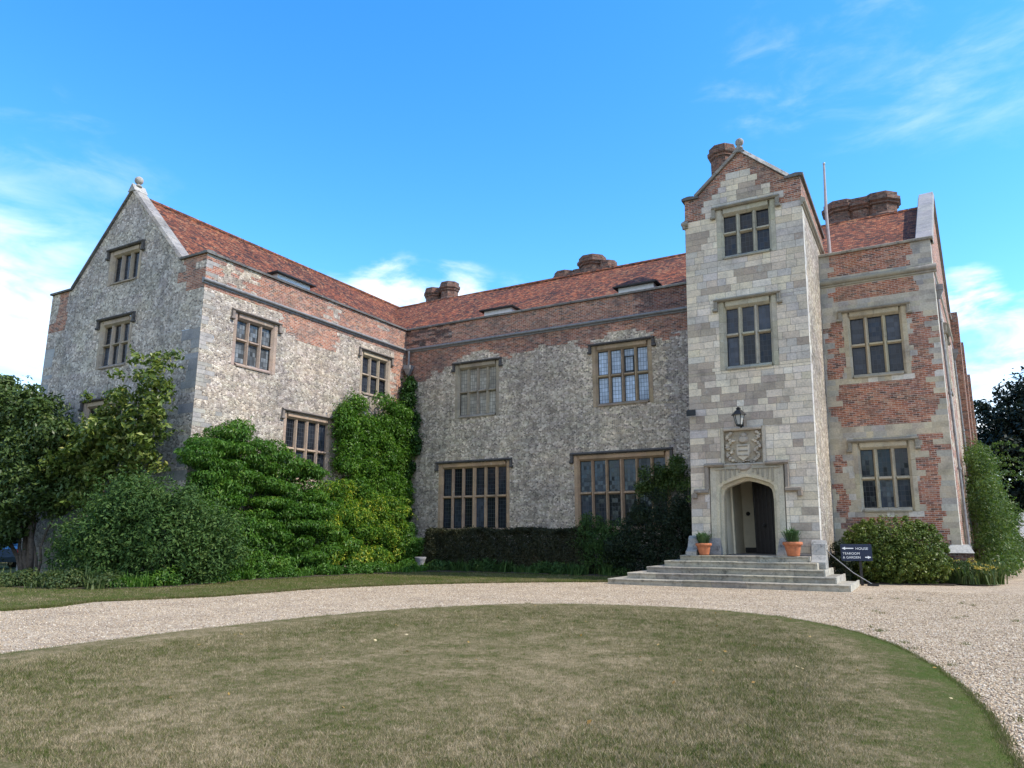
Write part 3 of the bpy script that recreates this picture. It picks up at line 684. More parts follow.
# ---- copings, strings, plinths
LEADC, DK = (.2,.2,.2), (.20,.19,.18)
def coping(mb, fr, u0, u1, z, w=.5, over=.09, h=.12, c=DK, m=0):
    prof = [(z-h, -w+over), (z-h, over), (z-h*.3, over+.01), (z, over-.06), (z+.03, -w/2+over), (z, -w+over+.06), (z-h*.3, -w+over)]
    u = u0; rr = random.Random(int(abs(u0*100)+z*10))
    while u < u1-.05:
        v = min(u1, u + rr.uniform(.8, 1.3)); v = u1 if u1-v < .4 else v
        mb.profile(fr, prof, u+.004, v-.004, m, jit(c, .18, rr)); u = v
def string(mb, fr, u0, u1, z, out=.15, h=.155, c=LEADC, m=0):
    prof = [(z+h*.75, -.02)] + [(z + h*.5*math.sin(t), .04+(out-.04)*math.cos(t)) for t in np.linspace(PI/2, -PI/2, 7)] + [(z-h*.55, .05), (z-h*.8, .05), (z-h*.95, -.02)]
    u = u0; rr = random.Random(int(abs(u0*77)+z*10))
    while u < u1-.05:
        v = min(u1, u + rr.uniform(1.4, 2.2)); v = u1 if u1-v < .6 else v
        mb.profile(fr, prof, u+.003, v-.003, m, jit(c, .1, rr)); u = v
mb = MB()
for a_ in ((FW, YG-.05, YM+.05, HC, (.14,.135,.13)), (FM, XL+.1, TX0+.4, HC, (.19,.18,.165)), (FG, XG-.08, XG+1.62, HC, (.15,.145,.14)), (FG, XL-1.62, XL+.1, HC+.002, (.15,.145,.14))):
    mb = MB(); coping(mb, *a_[:4], c=a_[4]); mb.build('parapet_coping', M['coping'], house)
mb = MB(); coping(mb, FR, TX1-.3, XR+.1, HC, c=(.30,.27,.22)); mb.build('bay_coping', M['coping'], house, lean=LEANR)
mb = MB(); coping(mb, FE, .1, .65, HC, c=(.3,.29,.27)); mb.build('side_coping', M['coping'], house, lean=LEANR); mb = MB(); coping(mb, FE, 11.6, ELEN+.1, HC, c=(.3,.29,.27)); mb.build('side_coping', M['coping'], house, lean=LEANR)
mb = MB(); string(mb, FW, YG-.12, YM-.12, HS); mb.build('string_course', M['lead'], house); mb = MB(); string(mb, FM, XL+.12, TX0+.4, HS)
mb.build('string_course', M['lead'], house, 'grey half round string course below the parapet')
mb = MB(); string(mb, FR, TX1-.3, XR+.12, HS, .14, .22, (.33,.30,.245)); mb.build('string_course', M['trim'], house, 'pale stone string course of the bay', lean=LEANR)
mb = MB(); string(mb, FE, .0, ELEN, HS, .14, .22, (.33,.30,.245)); mb.build('string_course', M['trim'], house)
mb = MB()
for fr, a, b in ((FTF, YT-.12, YT+6.5), (FT, TX0-.1, TX0+.12)):
    string(mb, fr, a, b, 13.30, .14, .2, (.28,.25,.20)); mb.build('string_course', M['trim'], house, lean=LEAN); mb = MB()
FTW = Fr((TX0, 0, 0), (0, 1, 0), (-1, 0, 0)); string(mb, FTW, YT-.1, YT+6.4, 13.3, .14, .2, (.28,.25,.20))
mb.build('string_course', M['trim'], house, 'stone string course round the top of the tower', lean=LEAN)
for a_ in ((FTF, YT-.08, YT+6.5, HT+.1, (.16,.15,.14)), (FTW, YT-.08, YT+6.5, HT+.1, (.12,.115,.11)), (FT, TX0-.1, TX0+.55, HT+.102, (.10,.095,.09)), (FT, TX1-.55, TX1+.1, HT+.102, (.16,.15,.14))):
    mb = MB(); coping(mb, *a_[:4], c=a_[4]); mb.build('tower_coping', M['coping'], house, lean=LEAN)
def raked(mb, y0, y1, a, b, h, c, m=0, seg=.75):          # sloping coping from (x,z) a to b
    a, b = np.array(a), np.array(b); L = np.linalg.norm(b-a); d = (b-a)/L; n = np.array([-d[1], d[0]]); n = n if n[1] > 0 else -n; k = max(1, int(L/seg)); rr = random.Random(int(L*100))
    for i in range(k):
        p, q = a + d*(L*i/k+.004), a + d*(L*(i+1)/k-.004); cc = jit(c, .16, rr)
        mb.prism([(p[0], y0, p[1]), (q[0], y0, q[1]), (q[0], y1, q[1]), (p[0], y1, p[1])],
                 [(p[0]+n[0]*h, y0+.05, p[1]+n[1]*h), (q[0]+n[0]*h, y0+.05, q[1]+n[1]*h), (q[0]+n[0]*h, y1-.05, q[1]+n[1]*h), (p[0]+n[0]*h, y1-.05, p[1]+n[1]*h)], m, cc)
mb = MB()
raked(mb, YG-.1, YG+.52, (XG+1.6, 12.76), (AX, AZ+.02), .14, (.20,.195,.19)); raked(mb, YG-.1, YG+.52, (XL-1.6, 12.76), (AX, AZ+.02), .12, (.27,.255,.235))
mb.prism([(AX-.25, YG-.11, AZ-.05), (AX+.25, YG-.11, AZ-.05), (AX, YG-.11, AZ+.33)], [(AX-.25, YG+.53, AZ-.05), (AX+.25, YG+.53, AZ-.05), (AX, YG+.53, AZ+.33)], 0, (.35,.34,.32))
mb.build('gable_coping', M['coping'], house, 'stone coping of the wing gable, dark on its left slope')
mb = MB(); raked(mb, YT-.09, YT+.45, (TX0+.45, HT+.05), (tm, HA+.02), .13, (.26,.22,.17)); raked(mb, YT-.09, YT+.45, (TX1-.45, HT+.05), (tm, HA+.02), .13, (.44,.42,.38))  # right slope paler: sunlight put into the stone colour
mb.prism([(tm-.22, YT-.1, HA-.04), (tm+.22, YT-.1, HA-.04), (tm, YT-.1, HA+.26)], [(tm-.22, YT+.46, HA-.04), (tm+.22, YT+.46, HA-.04), (tm, YT+.46, HA+.26)], 0, (.3,.28,.25))
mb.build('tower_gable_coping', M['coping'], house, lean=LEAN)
# side gable coping (splayed east gable)
mb = MB()
for a, b in (((.35, 12.7), (gm, 16.98)), ((11.8, 12.7), (gm, 16.98))):
    a, b = np.array(a), np.array(b)
    for i in range(7):
        p, q = a+(b-a)*(i/7+.001), a+(b-a)*((i+1)/7-.001); cc = jit((.30,.29,.29), .1)
        mb.prism([FE.p(p[0], p[1], .1), FE.p(q[0], q[1], .1), FE.p(q[0], q[1], -.55), FE.p(p[0], p[1], -.55)], [FE.p(p[0], p[1]+.2, .06), FE.p(q[0], q[1]+.2, .06), FE.p(q[0], q[1]+.2, -.5), FE.p(p[0], p[1]+.2, -.5)], 0, cc)
mb.build('side_gable_coping', M['ashlar'], house, 'pale coping of the side gable at the roof end', lean=LEANR)
# finials
def finial(x, y, z, r, lean, label):
    mb = MB(); mb.lathe(x, y, [(r*.8, z), (r*.8, z+.05), (r*.45, z+.09), (r*.4, z+.14)], 12, 0, (.3,.29,.28)); mb.ball((x, y, z+.12+r), r, 0, (.33,.31,.29)); mb.build('ball_finial', M['coping'], house, label, True, lean)
finial(AX, YG+.2, AZ+.26, .19, None, 'round stone ball on the wing gable'); finial(tm, YT+.18, HA+.20, .16, LEAN, 'round stone ball on the tower gable')

# ---- roofs
def roofslab(name, quads, mats, label=None, ridge=None, lean=None):
    mb = MB()
    for q, m in quads:
        mb.face(q, m)
    if ridge:
        for (a, b) in ridge:
            a, b = np.array(a), np.array(b); L = np.linalg.norm(b-a); k = int(L/.42); rr = random.Random(2)
            for i in range(k):
                p, q = a+(b-a)*(i/k), a+(b-a)*((i+.97)/k); mb.tube([p+[0,0,-.05], q+[0,0,-.05]], .13, 8, 0, WHITE)
    return mb.build(name, mats, house, label, lean=lean)
def sag(pts_lo, pts_hi, n, amp, seed):         # a slope with the slight waves of an old roof
    rr = np.random.default_rng(seed); lo0, lo1 = map(np.array, pts_lo); hi0, hi1 = map(np.array, pts_hi); Q = []
    m = 6; G = np.zeros((n+1, m+1, 3)); ph = rr.uniform(0, 6, 3)
    for i in range(n+1):
        for j in range(m+1):
            s, t = i/n, j/m; p = (lo0+(lo1-lo0)*s)*(1-t)+(hi0+(hi1-hi0)*s)*t
            G[i, j] = p + [0, 0, amp*(math.sin(s*9+ph[0])+.6*math.sin(s*21+ph[1]+t*2)+.4*math.sin(t*5+ph[2]))]
    for i in range(n):
        for j in range(m): Q.append(([G[i, j], G[i+1, j], G[i+1, j+1], G[i, j+1]], 0))
    return Q
RW = 16.62; RMZ, RMY = 16.40, 36.6
roofslab('roof', sag(((XL-1.35, YG+.2, 12.5), (XL-1.35, RMY+6, 12.5)), ((AX, YG+.2, RW), (AX, RMY+1, RW)), 40, .03, 1) + sag(((XG+1.35, YG+.2, 12.5), (XG+1.35, RMY+6, 12.5)), ((AX, YG+.2, RW), (AX, RMY+1, RW)), 20, .02, 2), [M['tile_clay']], 'orange tiled roof of the gabled wing', [((AX, YG+.5, RW), (AX, RMY+.6, RW))])
roofslab('roof', sag(((AX, YM+.45, 12.5), (-2.6, YM+.45, 12.5)), ((AX, RMY, RMZ), (-2.6, RMY, RMZ)), 44, .04, 3) + sag(((AX, YM+11.4, 12.5), (-2.6, YM+11.4, 12.5)), ((AX, RMY, RMZ), (-2.6, RMY, RMZ)), 30, .02, 4), [M['tile']], 'long tiled roof of the hall between wing and tower', [((AX+.3, RMY, RMZ), (-2.6, RMY, RMZ))])
roofslab('roof', sag(((-3.2, YR+.45, 12.45), (XR-.35, YR+.45, 12.45)), ((-3.2, RMY, 16.5), (1.22, RMY, 16.5)), 10, .02, 5) + sag(((-3.2, YM+11.4, 12.45), (2.0, YM+11.4, 12.45)), ((-3.2, RMY, 16.5), (1.22, RMY, 16.5)), 8, .02, 6), [M['tile']], 'tiled roof above the bay right of the tower', [((-3.2, RMY, 16.5), (1.2, RMY, 16.5))])
roofslab('roof', [([(TX0+.3, YT+.4, HT-.05), (tm, YT+.4, HA-.12), (tm, YT+6.6, HA-.12), (TX0+.3, YT+6.6, HT-.05)], 0), ([(TX1-.3, YT+.4, HT-.05), (tm, YT+.4, HA-.12), (tm, YT+6.6, HA-.12), (TX1-.3, YT+6.6, HT-.05)], 0)], [M['tile']], 'small roof of the porch tower', lean=LEAN)
# low hipped dormers behind the parapet
def dormer(fr, u0, u1, n0, n1, label, zt=13.42):
    mb = MB()
    mb.fbox(fr, u0, u1, 12.5, zt, n1, n0, 0)
    o = mb.build('dormer', M['white_board'], house, label)
    r = MB(); a, b = u0-.22, u1+.22; nf, nb = n0+.22, n1-1.4
    r.prism([fr.p(a, zt, nf), fr.p(b, zt, nf), fr.p(b, zt, nb), fr.p(a, zt, nb)], [fr.p(a, zt+.06, nf), fr.p(b, zt+.06, nf), fr.p(b, zt+.06, nb), fr.p(a, zt+.06, nb)], 1)
    c = (a+b)/2; r.face([fr.p(a, zt+.06, nf), fr.p(b, zt+.06, nf), fr.p(c, zt+.62, nf-.75)], 0); r.face([fr.p(a, zt+.06, nf), fr.p(c, zt+.62, nf-.75), fr.p(c, zt+.62, nb), fr.p(a, zt+.06, nb)], 0); r.face([fr.p(b, zt+.06, nf), fr.p(c, zt+.62, nf-.75), fr.p(c, zt+.62, nb), fr.p(b, zt+.06, nb)], 0)
    r.build('dormer_roof', [M['tile'], M['oak']], o)
dormer(FM, -19.66, -17.98, -1.0, -2.2, 'low white fronted dormer in the middle of the hall roof'); dormer(FM, -11.98, -10.20, -1.0, -2.2, 'low white fronted dormer beside the tower'); dormer(FW, 22.9, 25.0, -1.45, -2.6, 'low dormer on the wing roof', 13.72)

# ---- chimneys
def shaft(mb, x, y, z0, z1, r, seg=8, c=WHITE):
    ph = PI/8
    if z1-z0 < 1.4: z0 = z1-1.4
    mb.lathe(x, y, [(r*1.18, z0), (r*1.18, z0+.25), (r, z0+.38), (r, z1-.62), (r*1.12, z1-.56), (r*1.12, z1-.48), (r*1.25, z1-.40), (r*1.25, z1-.24), (r*1.10, z1-.2), (r*1.10, z1)], seg, 0, c, ph)
def stack(label, base, shafts, z0, zb):
    mb = MB(); mb.box(*base, z0, zb, 0, (.9,.9,.9)); o = mb.build('chimney', M['brick_dark'], house, label)
    for (x, y, z1, r) in shafts:
        s = MB(); shaft(s, x, y, zb-.02, z1, r, 8, (.72,.70,.70)); f = s.build('chimney_shaft', M['brick_dark'], o)
stack('pair of octagonal brick chimneys at the wing end of the hall roof', (-27.9, -25.4, 37.2, 38.6), [(-27.25, 37.9, 17.75, .55), (-26.0, 37.9, 17.95, .58)], 14.5, 16.75)
stack('cluster of brick chimneys on the middle of the hall roof', (-18.0, -14.4, 37.2, 38.8), [(-17.55, 37.9, 17.15, .6), (-16.75, 38.3, 17.25, .5), (-15.75, 37.9, 17.75, .74), (-14.8, 37.9, 17.3, .5)], 14.5, 16.85)
stack('tall octagonal brick chimney behind the tower gable', (-7.1, -5.7, 31.9, 33.1), [(-6.68, 32.4, 19.6, .57)], 12.5, 16.2)
stack('long brick chimney stack behind the bay roof', (-2.75, .15, 37.2, 38.8), [(-2.15, 38, 17.98, .78), (-1.3, 38, 17.90, .78), (-.42, 38, 17.98, .80)], 14.5, 16.7)

# ---- windows
def window(key):
    fr, u0, u1, z0, z1, nl, tr, kings, col, glass, label = WINS[key]
    ln = LEAN if fr in (FT,) else (LEANR if fr in (FR, FE) else None)
    rr = random.Random(key); sw = .24; th = .26; sh = .16; P = fr.p
    mb = MB()
    # surround as separate blocks, chamfered towards the lights
    for a, b in ((u0, u0+sw), (u1-sw, u1)):
        z = z0
        while z < z1-.02:
            q = min(z1, z + rr.uniform(.4, .75)); q = z1 if z1-q < .25 else q
            side = (a == u0); c = jit(col, .12, rr)
            h = [(a, -.26), (b, -.26), (b, -.10), (b-.09, .012), (a, .012)] if side else [(a, -.26), (b, -.26), (b, .012), (a+.09, .012), (a, -.10)]
            mb.prism([P(x, z+.003, n) for x, n in h], [P(x, q-.003, n) for x, n in h], 0, c); z = q
    u = u0+sw
    while u < u1-sw-.02:
        q = min(u1-sw, u + rr.uniform(.6, 1.0)); q = u1-sw if (u1-sw)-q < .3 else q
        mb.prism([P(u+.003, a, n) for a, n in ((z1-th, -.26), (z1-th, -.10), (z1-th+.09, .012), (z1, .012), (z1, -.26))], [P(q-.003, a, n) for a, n in ((z1-th, -.26), (z1-th, -.10), (z1-th+.09, .012), (z1, .012), (z1, -.26))], 0, jit(col, .1, rr))
        mb.prism([P(u+.003, a, n) for a, n in ((z0, -.26), (z0, .05), (z0+.05, .06), (z0+sh, -.10), (z0+sh, -.26))], [P(q-.003, a, n) for a, n in ((z0, -.26), (z0, .05), (z0+.05, .06), (z0+sh, -.10), (z0+sh, -.26))], 0, jit((col[0]*.85, col[1]*.86, col[2]*.9), .1, rr)); u = q
    win = mb.build('window', M['trim'], house, label, lean=ln)
    a, b, c, d = u0+sw, u1-sw, z0+sh, z1-th
    zt = c + (d-c)*tr if tr else None
    mm = MB(); W = b-a; mw = .15
    kw = .20 if kings else mw
    tot = W - (nl-1)*mw - (kw-mw if kings else 0); lw = tot/nl; x = a; lights = []
    for i in range(nl):
        lights.append((x, x+lw)); x += lw
        if i < nl-1:
            m_ = kw if (kings and i == nl//2-1) else mw
            n1 = -.045 if m_ == mw else -.01
            h = [(x, -.24), (x+m_, -.24), (x+m_, -.15), (x+m_*.64, n1), (x+m_*.36, n1), (x, -.15)]
            mm.prism([P(q, c, n) for q, n in h], [P(q, d, n) for q, n in h], 0, jit(col, .1, rr)); x += m_
            if not zt: mm.build('mullion', M['trim'], win, lean=ln); mm = MB()
    if zt:
        for (p, q) in lights:
            mm.prism([P(p-.001, e, n) for e, n in ((zt-.07, -.24), (zt-.07, -.15), (zt-.025, -.05), (zt+.025, -.05), (zt+.07, -.15), (zt+.07, -.24))], [P(q+.001, e, n) for e, n in ((zt-.07, -.24), (zt-.07, -.15), (zt-.025, -.05), (zt+.025, -.05), (zt+.07, -.15), (zt+.07, -.24))], 0, jit(col, .08, rr))
    if mm.f: mm.build('mullion', M['trim'], win, lean=ln)
    g = MB(); ir = MB()
    for i, (p, q) in enumerate(lights):
        for (e, f) in ((c, zt-.07), (zt+.07, d)) if zt else ((c, d),):
            tl = rr.uniform(-.012, .012); tz = rr.uniform(-.012, .012)
            gc = rr.choice((.5, .7, 1., 1.2, 1.6, 2.2)) if glass == 'glass_navy' else rr.uniform(.8, 1.15); g.face([P(p, e, -.19), P(q, e, -.19+tl), P(q, f, -.19+tl+tz), P(p, f, -.19+tz)], 0, (gc, gc*1.02, gc*1.06))
            if rr.random() < .3 or key in ('W2', 'R1'):
                k = .022
                for bx in ((p, p+k, e, f), (q-k, q, e, f), (p, q, e, e+k), (p, q, f-k, f)): ir.fbox(fr, bx[0], bx[1], bx[2], bx[3], -.20, -.15, 0)
                ir.build('casement', M['iron'], win, lean=ln); ir = MB()
    if key == 'W2':
        p, q = lights[2]; ir.fbox(fr, p+.03, q-.03, zt+.12, zt+.15, -.2, -.13); ir.fbox(fr, p+.03, p+.06, zt+.12, d-.35, -.2, -.13); ir.fbox(fr, q-.06, q-.03, zt+.12, d-.35, -.2, -.13); ir.fbox(fr, p+.03, q-.03, d-.38, d-.35, -.2, -.13)
    g.build('leaded_pane', M[glass], win, lean=ln)
    if ir.f: ir.build('casement', M['iron'], win, lean=ln)
    # label mould with returns
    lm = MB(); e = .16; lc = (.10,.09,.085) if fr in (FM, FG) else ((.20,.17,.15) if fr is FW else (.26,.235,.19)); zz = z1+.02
    prof = [(zz, -.02), (zz, .10), (zz+.05, .15), (zz+.10, .13), (zz+.14, -.02)]
    lm.profile(fr, prof, u0-e, u1+e, 0, lc)
    for s in (u0-e, u1+e-.13):
        lm.fbox(fr, s, s+.13, zz-.26, zz, -.02, .11, 0, lc, .02); lm.fbox(fr, s-.05 if s < u0 else s, s+.13 if s < u0 else s+.18, zz-.36, zz-.26, -.02, .13, 0, lc, .02)
    lm.build('label_mould', M['coping' if fr in (FM, FG) else 'trim'], win, lean=ln)
for k_ in WINS: window(k_)

# ---- porch doorway: four-centred arch set in a square head
def arch_pts(x0, x1, zs, za, n=9):
    c = (x0+x1)/2; hw = (x1-x0)/2; out = []
    for i in range(n):
        t = i/(n-1)
        if t < .32: a = t/.32*PI/2*.62; x = x0 + hw*.22*(1-math.cos(a)); z = zs + (za-zs)*.62*math.sin(a)/math.sin(PI/2*.62)
        else: s = (t-.32)/.68; xs = x0 + hw*.22*(1-math.cos(PI/2*.62)); x = xs + (c-xs)*s; z = zs + (za-zs)*(.62 + .38*(1-(1-s)**1.35))
        out.append((x, z))
    return out + [(2*c-x, z) for x, z in out[-2::-1]]
mb = MB(); P = FT.p
def arch_loop(x0, x1, zs, za, zb=.95): return [(x0, zb)] + arch_pts(x0, x1, zs, za) + [(x1, zb)]
loops = [(-6.42,-3.90,3.2,3.98,.0), ]
L0 = arch_loop(-6.20, -4.10, 2.92, 3.70); L1 = arch_loop(-6.10, -4.20, 2.88, 3.60); L2 = arch_loop(-6.07, -4.23, 2.86, 3.56); L3 = arch_loop(-5.99, -4.31, 2.82, 3.47)
rr = random.Random(12)
def stitch(A, nA, B, nB):
    for i in range(len(A)-1): mb.face([P(*A[i], nA), P(*A[i+1], nA), P(*B[i+1], nB), P(*B[i], nB)], 0, jit((.50,.44,.32), .07, rr))
stitch(L0, .03, L0, -.0); stitch(L0, .03, L1, .01); stitch(L1, .01, L2, -.12); stitch(L2, -.12, L3, -.2); stitch(L3, -.2, L3, -.55)
# square head: face between arch and rectangle
x0, x1, zt = -6.42, -3.90, 3.98; top = arch_pts(-6.20, -4.10, 2.92, 3.70)
mb.face([P(x0,.95,.02), P(-6.20,.95,.02), P(-6.20,2.92,.02), P(x0,2.92,.02)], 0, (.48,.43,.33)); mb.face([P(x1,.95,.02), P(-4.10,.95,.02), P(-4.10,2.92,.02), P(x1,2.92,.02)], 0, (.46,.42,.33))
half = len(top)//2
for i in range(len(top)-1):
    a, b = top[i], top[i+1]; mb.face([P(a[0], a[1], .02), P(b[0], b[1], .02), P(b[0], zt, .02), P(a[0], zt, .02)], 0, (.42,.37,.28))
mb.face([P(x0,2.92,.02), P(-6.20,2.92,.02), P(-6.20,zt,.02), P(x0,zt,.02)], 0, (.45,.40,.31)); mb.face([P(x1,2.92,.02), P(-4.10,2.92,.02), P(-4.10,zt,.02), P(x1,zt,.02)], 0, (.45,.40,.31))
mb.fbox(FT, x0, x0+.02, .95, zt, -.3, .02, 0, (.45,.4,.3)); mb.fbox(FT, x1-.02, x1, .95, zt, -.3, .02, 0, (.45,.4,.3))
for s in (0, 1):          # carved spandrel tracery
    for k in range(5):
        u = (-6.02 + k*.16) if s == 0 else (-4.28 - k*.16); zlo = 3.40 + k*.085
        if zlo < 3.85: mb.fbox(FT, u-.03, u+.03, zlo, 3.87, .02, .06, 0, (.30,.265,.20), .015)
    mb.fbox(FT, *((-6.24, -5.35) if s == 0 else (-4.95, -4.06)), 3.87, 3.92, .02, .07, 0, (.34,.30,.23))
doorway = mb.build('doorway', M['trim'], house, 'four centred stone arch of the porch', lean=LEAN)
lm = MB(); lc = (.25,.21,.17)
def lmprof(z): return [(z, -.02), (z, .12), (z+.06, .17), (z+.11, .15), (z+.15, -.02)]
for a, b, s, e, g in ((-6.58, -5.9, -6.58, -6.96, -7.02), (-4.50, -3.74, -3.88, -3.88, -3.50)):
    lm = MB(); lm.profile(FT, lmprof(3.97), a, b, 0, lc); lm.fbox(FT, s, s+.14, 3.2, 3.97, -.02, .12, 0, lc, .03); lm.fbox(FT, e, e+.5, 3.06, 3.2, -.02, .15, 0, lc, .03); lm.fbox(FT, g, g+.16, 2.90, 3.08, -.02, .13, 0, lc, .03)
    lm.build('label_mould', M['trim'], doorway, lean=LEAN)
for a, b in ((-6.62, -6.06), (-4.24, -3.72)): jb = MB(); jb.prism([P(a, .95, -.1), P(b, .95, -.1), P(b, .95, .16), P(a, .95, .16)], [P(a+.1, 1.55, -.1), P(b-.04, 1.55, -.1), P(b-.04, 1.5, .04), P(a+.1, 1.5, .04)], 0, (.30,.28,.26)); jb.build('jamb_base', M['coping'], doorway, lean=LEAN)
# porch interior
it = MB()
it.face([(-6.15, 26.5, .95), (-6.15, 29.2, .95), (-6.15, 29.2, 4.4), (-6.15, 26.5, 4.4)], 0); it.face([(-4.15, 26.5, .95), (-4.15, 29.2, .95), (-4.15, 29.2, 4.4), (-4.15, 26.5, 4.4)], 0)
it.face([(-6.15, 29.2, .95), (-4.15, 29.2, .95), (-4.15, 29.2, 4.4), (-6.15, 29.2, 4.4)], 0); it.face([(-6.15, 26.5, 4.2), (-4.15, 26.5, 4.2), (-4.15, 29.2, 4.2), (-6.15, 29.2, 4.2)], 1)
it.face([(-6.15, 25.95, .953), (-4.15, 25.95, .953), (-4.15, 29.2, .953), (-6.15, 29.2, .953)], 2, (.22,.2,.18))
it.box(-6.149, -6.09, 27.4, 27.55, .95, 4.1, 0); it.box(-6.1, -4.2, 29.1, 29.19, .95, 1.15, 1)
it.build('porch_interior', [M['plaster'], M['oak'], M['coping']], house)
nb = MB(); nb.fbox(Fr((0, 29.18, 0), (1, 0, 0), (0, -1, 0)), -5.62, -5.36, 2.30, 2.80, 0, .03, 0); nb.build('notice_frame', M['iron'], house, 'small dark framed notice inside the porch')
nb = MB(); nb.ball((-5.93, 29.15, 2.42), .08); nb.build('bell_push', M['iron'], house)
dr = MB(); FD = Fr((-4.5, 26.62, 0), (-.30, 1, 0), (-1, -.30, 0))
dr.prism([(-5.40, 27.55, .97), (-4.30, 26.78, .97), (-4.26, 26.86, .97), (-5.36, 27.63, .97)], [(-5.40, 27.55, 3.9), (-4.30, 26.78, 3.9), (-4.26, 26.86, 3.9), (-5.36, 27.63, 3.9)], 0)
for t in np.linspace(.06, .94, 7):
    p = np.array([-5.40, 27.55])*(1-t) + np.array([-4.30, 26.78])*t; dr.tube([(p[0]-.01, p[1]-.012, .99), (p[0]-.01, p[1]-.012, 3.85)], .014, 5)
door = dr.build('door', M['oak'], house, 'dark oak door standing half open')
h_ = MB(); h_.ball((-5.0, 27.18, 1.95), .06); h_.build('handle', M['iron'], door)

# ---- carved coat of arms
mb = MB(); a0, a1, b0, b1 = ARMS; C0 = (.44,.38,.29)
mb.fbox(FT, a0, a1, b0, b1, -.14, -.10, 0, (.38,.325,.25))
for bx in ((a0, a0+.12, b0, b1), (a1-.12, a1, b0, b1), (a0+.12, a1-.12, b1-.12, b1), (a0+.12, a1-.12, b0, b0+.09)): mb.fbox(FT, *bx, -.2, .05, 0, jit(C0, .08), .03)
arms = mb.build('coat_of_arms', M['trim'], house, 'weathered carved coat of arms with a shield in a square stone frame', lean=LEAN)
def disc(mb, fr, u, z, ru, rz, n0, n1, c, seg=14, ph=0):
    r0 = [fr.p(u+ru*math.cos(ph+2*PI*k/seg), z+rz*math.sin(ph+2*PI*k/seg), n0) for k in range(seg)]; r1 = [fr.p(u+ru*.6*math.cos(ph+2*PI*k/seg), z+rz*.6*math.sin(ph+2*PI*k/seg), n1) for k in range(seg)]; mb.prism(r0, r1, 0, c)
sh = MB(); uc = (a0+a1)/2
pts = [(-.25, 4.74), (.25, 4.74), (.25, 4.42), (.18, 4.25), (0, 4.12), (-.18, 4.25), (-.25, 4.42)]
sh.prism([P(uc+x, z, -.1) for x, z in pts], [P(uc+x*.86, 4.46+(z-4.46)*.88, .03) for x, z in pts], 0, (.47,.41,.325))
for z in (4.34, 4.50, 4.66): sh.fbox(FT, uc-.16, uc+.16, z-.022, z+.022, .0, .055, 0, (.25,.215,.17), .01)
sh.build('shield', M['trim'], arms, lean=LEAN)
cr = MB(); disc(cr, FT, uc, 4.90, .19, .16, -.1, .04, (.38,.33,.27)); disc(cr, FT, uc+.03, 5.06, .12, .09, -.1, .05, (.40,.35,.29))
rr = random.Random(5)
for s in (-1, 1):
    for k in range(22):
        t = k/21; u = uc + s*(.33+.20*abs(math.sin(t*9))+rr.uniform(-.03,.06)); z = 4.18+t*.96; disc(cr, FT, u, z, rr.uniform(.055,.10), rr.uniform(.05,.085), -.1, rr.uniform(-.01,.045), jit((.45,.385,.30), .2, rr), 9, rr.random())
for k in range(9): u = uc-.34+k*.085; disc(cr, FT, u, 4.13+.03*math.cos(k*1.2), .06, .035, -.1, .02, (.36,.31,.25), 8)
cr.build('carved_mantling', M['trim'], arms, lean=LEAN)
pn = MB(); 
pn.prism([P(uc+.30*math.cos(t), 3.99+.22*math.sin(t), -.0) for t in np.linspace(PI, 2*PI, 9)], [P(uc+.22*math.cos(t), 3.99+.15*math.sin(t), .09) for t in np.linspace(PI, 2*PI, 9)], 0, (.34,.29,.24)); pn.build('corbel', M['trim'], arms, lean=LEAN)

# ---- rainwater goods
def pipe(pts, label, hop=None, mat='lead', r=.055):
    mb = MB(); mb.tube(pts, r, 8)
    for p in pts[1:-1] if len(pts) > 2 else []: pass
    for t in np.linspace(.12, .9, 4):
        a, b = np.array(pts[-2]), np.array(pts[-1]); q = a+(b-a)*t; mb.lathe(q[0], q[1], [(r*1.5, q[2]-.05), (r*1.5, q[2]+.05)], 8)
    o = mb.build('drainpipe', M[mat], house, label)
    if hop:
        h = MB(); x, y, z = hop; h.prism([(x-.08,y-.07,z-.42),(x+.08,y-.07,z-.42),(x+.08,y+.07,z-.42),(x-.08,y+.07,z-.42)], [(x-.19,y-.16,z-.12),(x+.19,y-.16,z-.12),(x+.19,y+.16,z-.12),(x-.19,y+.16,z-.12)], 0); h.box(x-.21, x+.21, y-.18, y+.18, z-.12, z+.10, 0); h.build('hopper', M[mat], o)
pipe([(XL+.34, YM-.2, HS-.1), (XL+.36, YM-.22, 10.6), (XL+.36, YM-.22, .1)], 'lead drainpipe in the inner corner behind ivy', (XL+.36, YM-.24, 10.55))
for u, z1 in ((.95, 11.0), (11.9, 10.8), (23.0, 11.0)):
    q = FE.p(u, 0, .09); pipe([FE.p(u, 11.6, .02), (q[0], q[1], z1), (q[0], q[1], .1)], None, (q[0], q[1], z1), 'lead', .045)
# plinth of the bay corner
mb = MB(); mb.prism([(XR-.75, YR-.16, -.05), (XR+.30, YR-.16, -.05), (XR+.30, YR+.7, -.05), (XR-.75, YR+.7, -.05)], [(XR-.75, YR-.14, 1.0), (XR+.22, YR-.14, 1.0), (XR+.22, YR+.7, 1.0), (XR-.75, YR+.7, 1.0)], 1, (.7,.7,.7)); mb.prism([(XR-.77, YR-.18, 1.0), (XR+.26, YR-.18, 1.0), (XR+.26, YR+.7, 1.0), (XR-.77, YR+.7, 1.0)], [(XR-.77, YR-.02, 1.28), (XR+.12, YR-.02, 1.28), (XR+.12, YR+.7, 1.28), (XR-.77, YR+.7, 1.28)], 0, (.50,.48,.44))
mb.build('plinth', [M['ashlar'], M['brick_dark']], house)
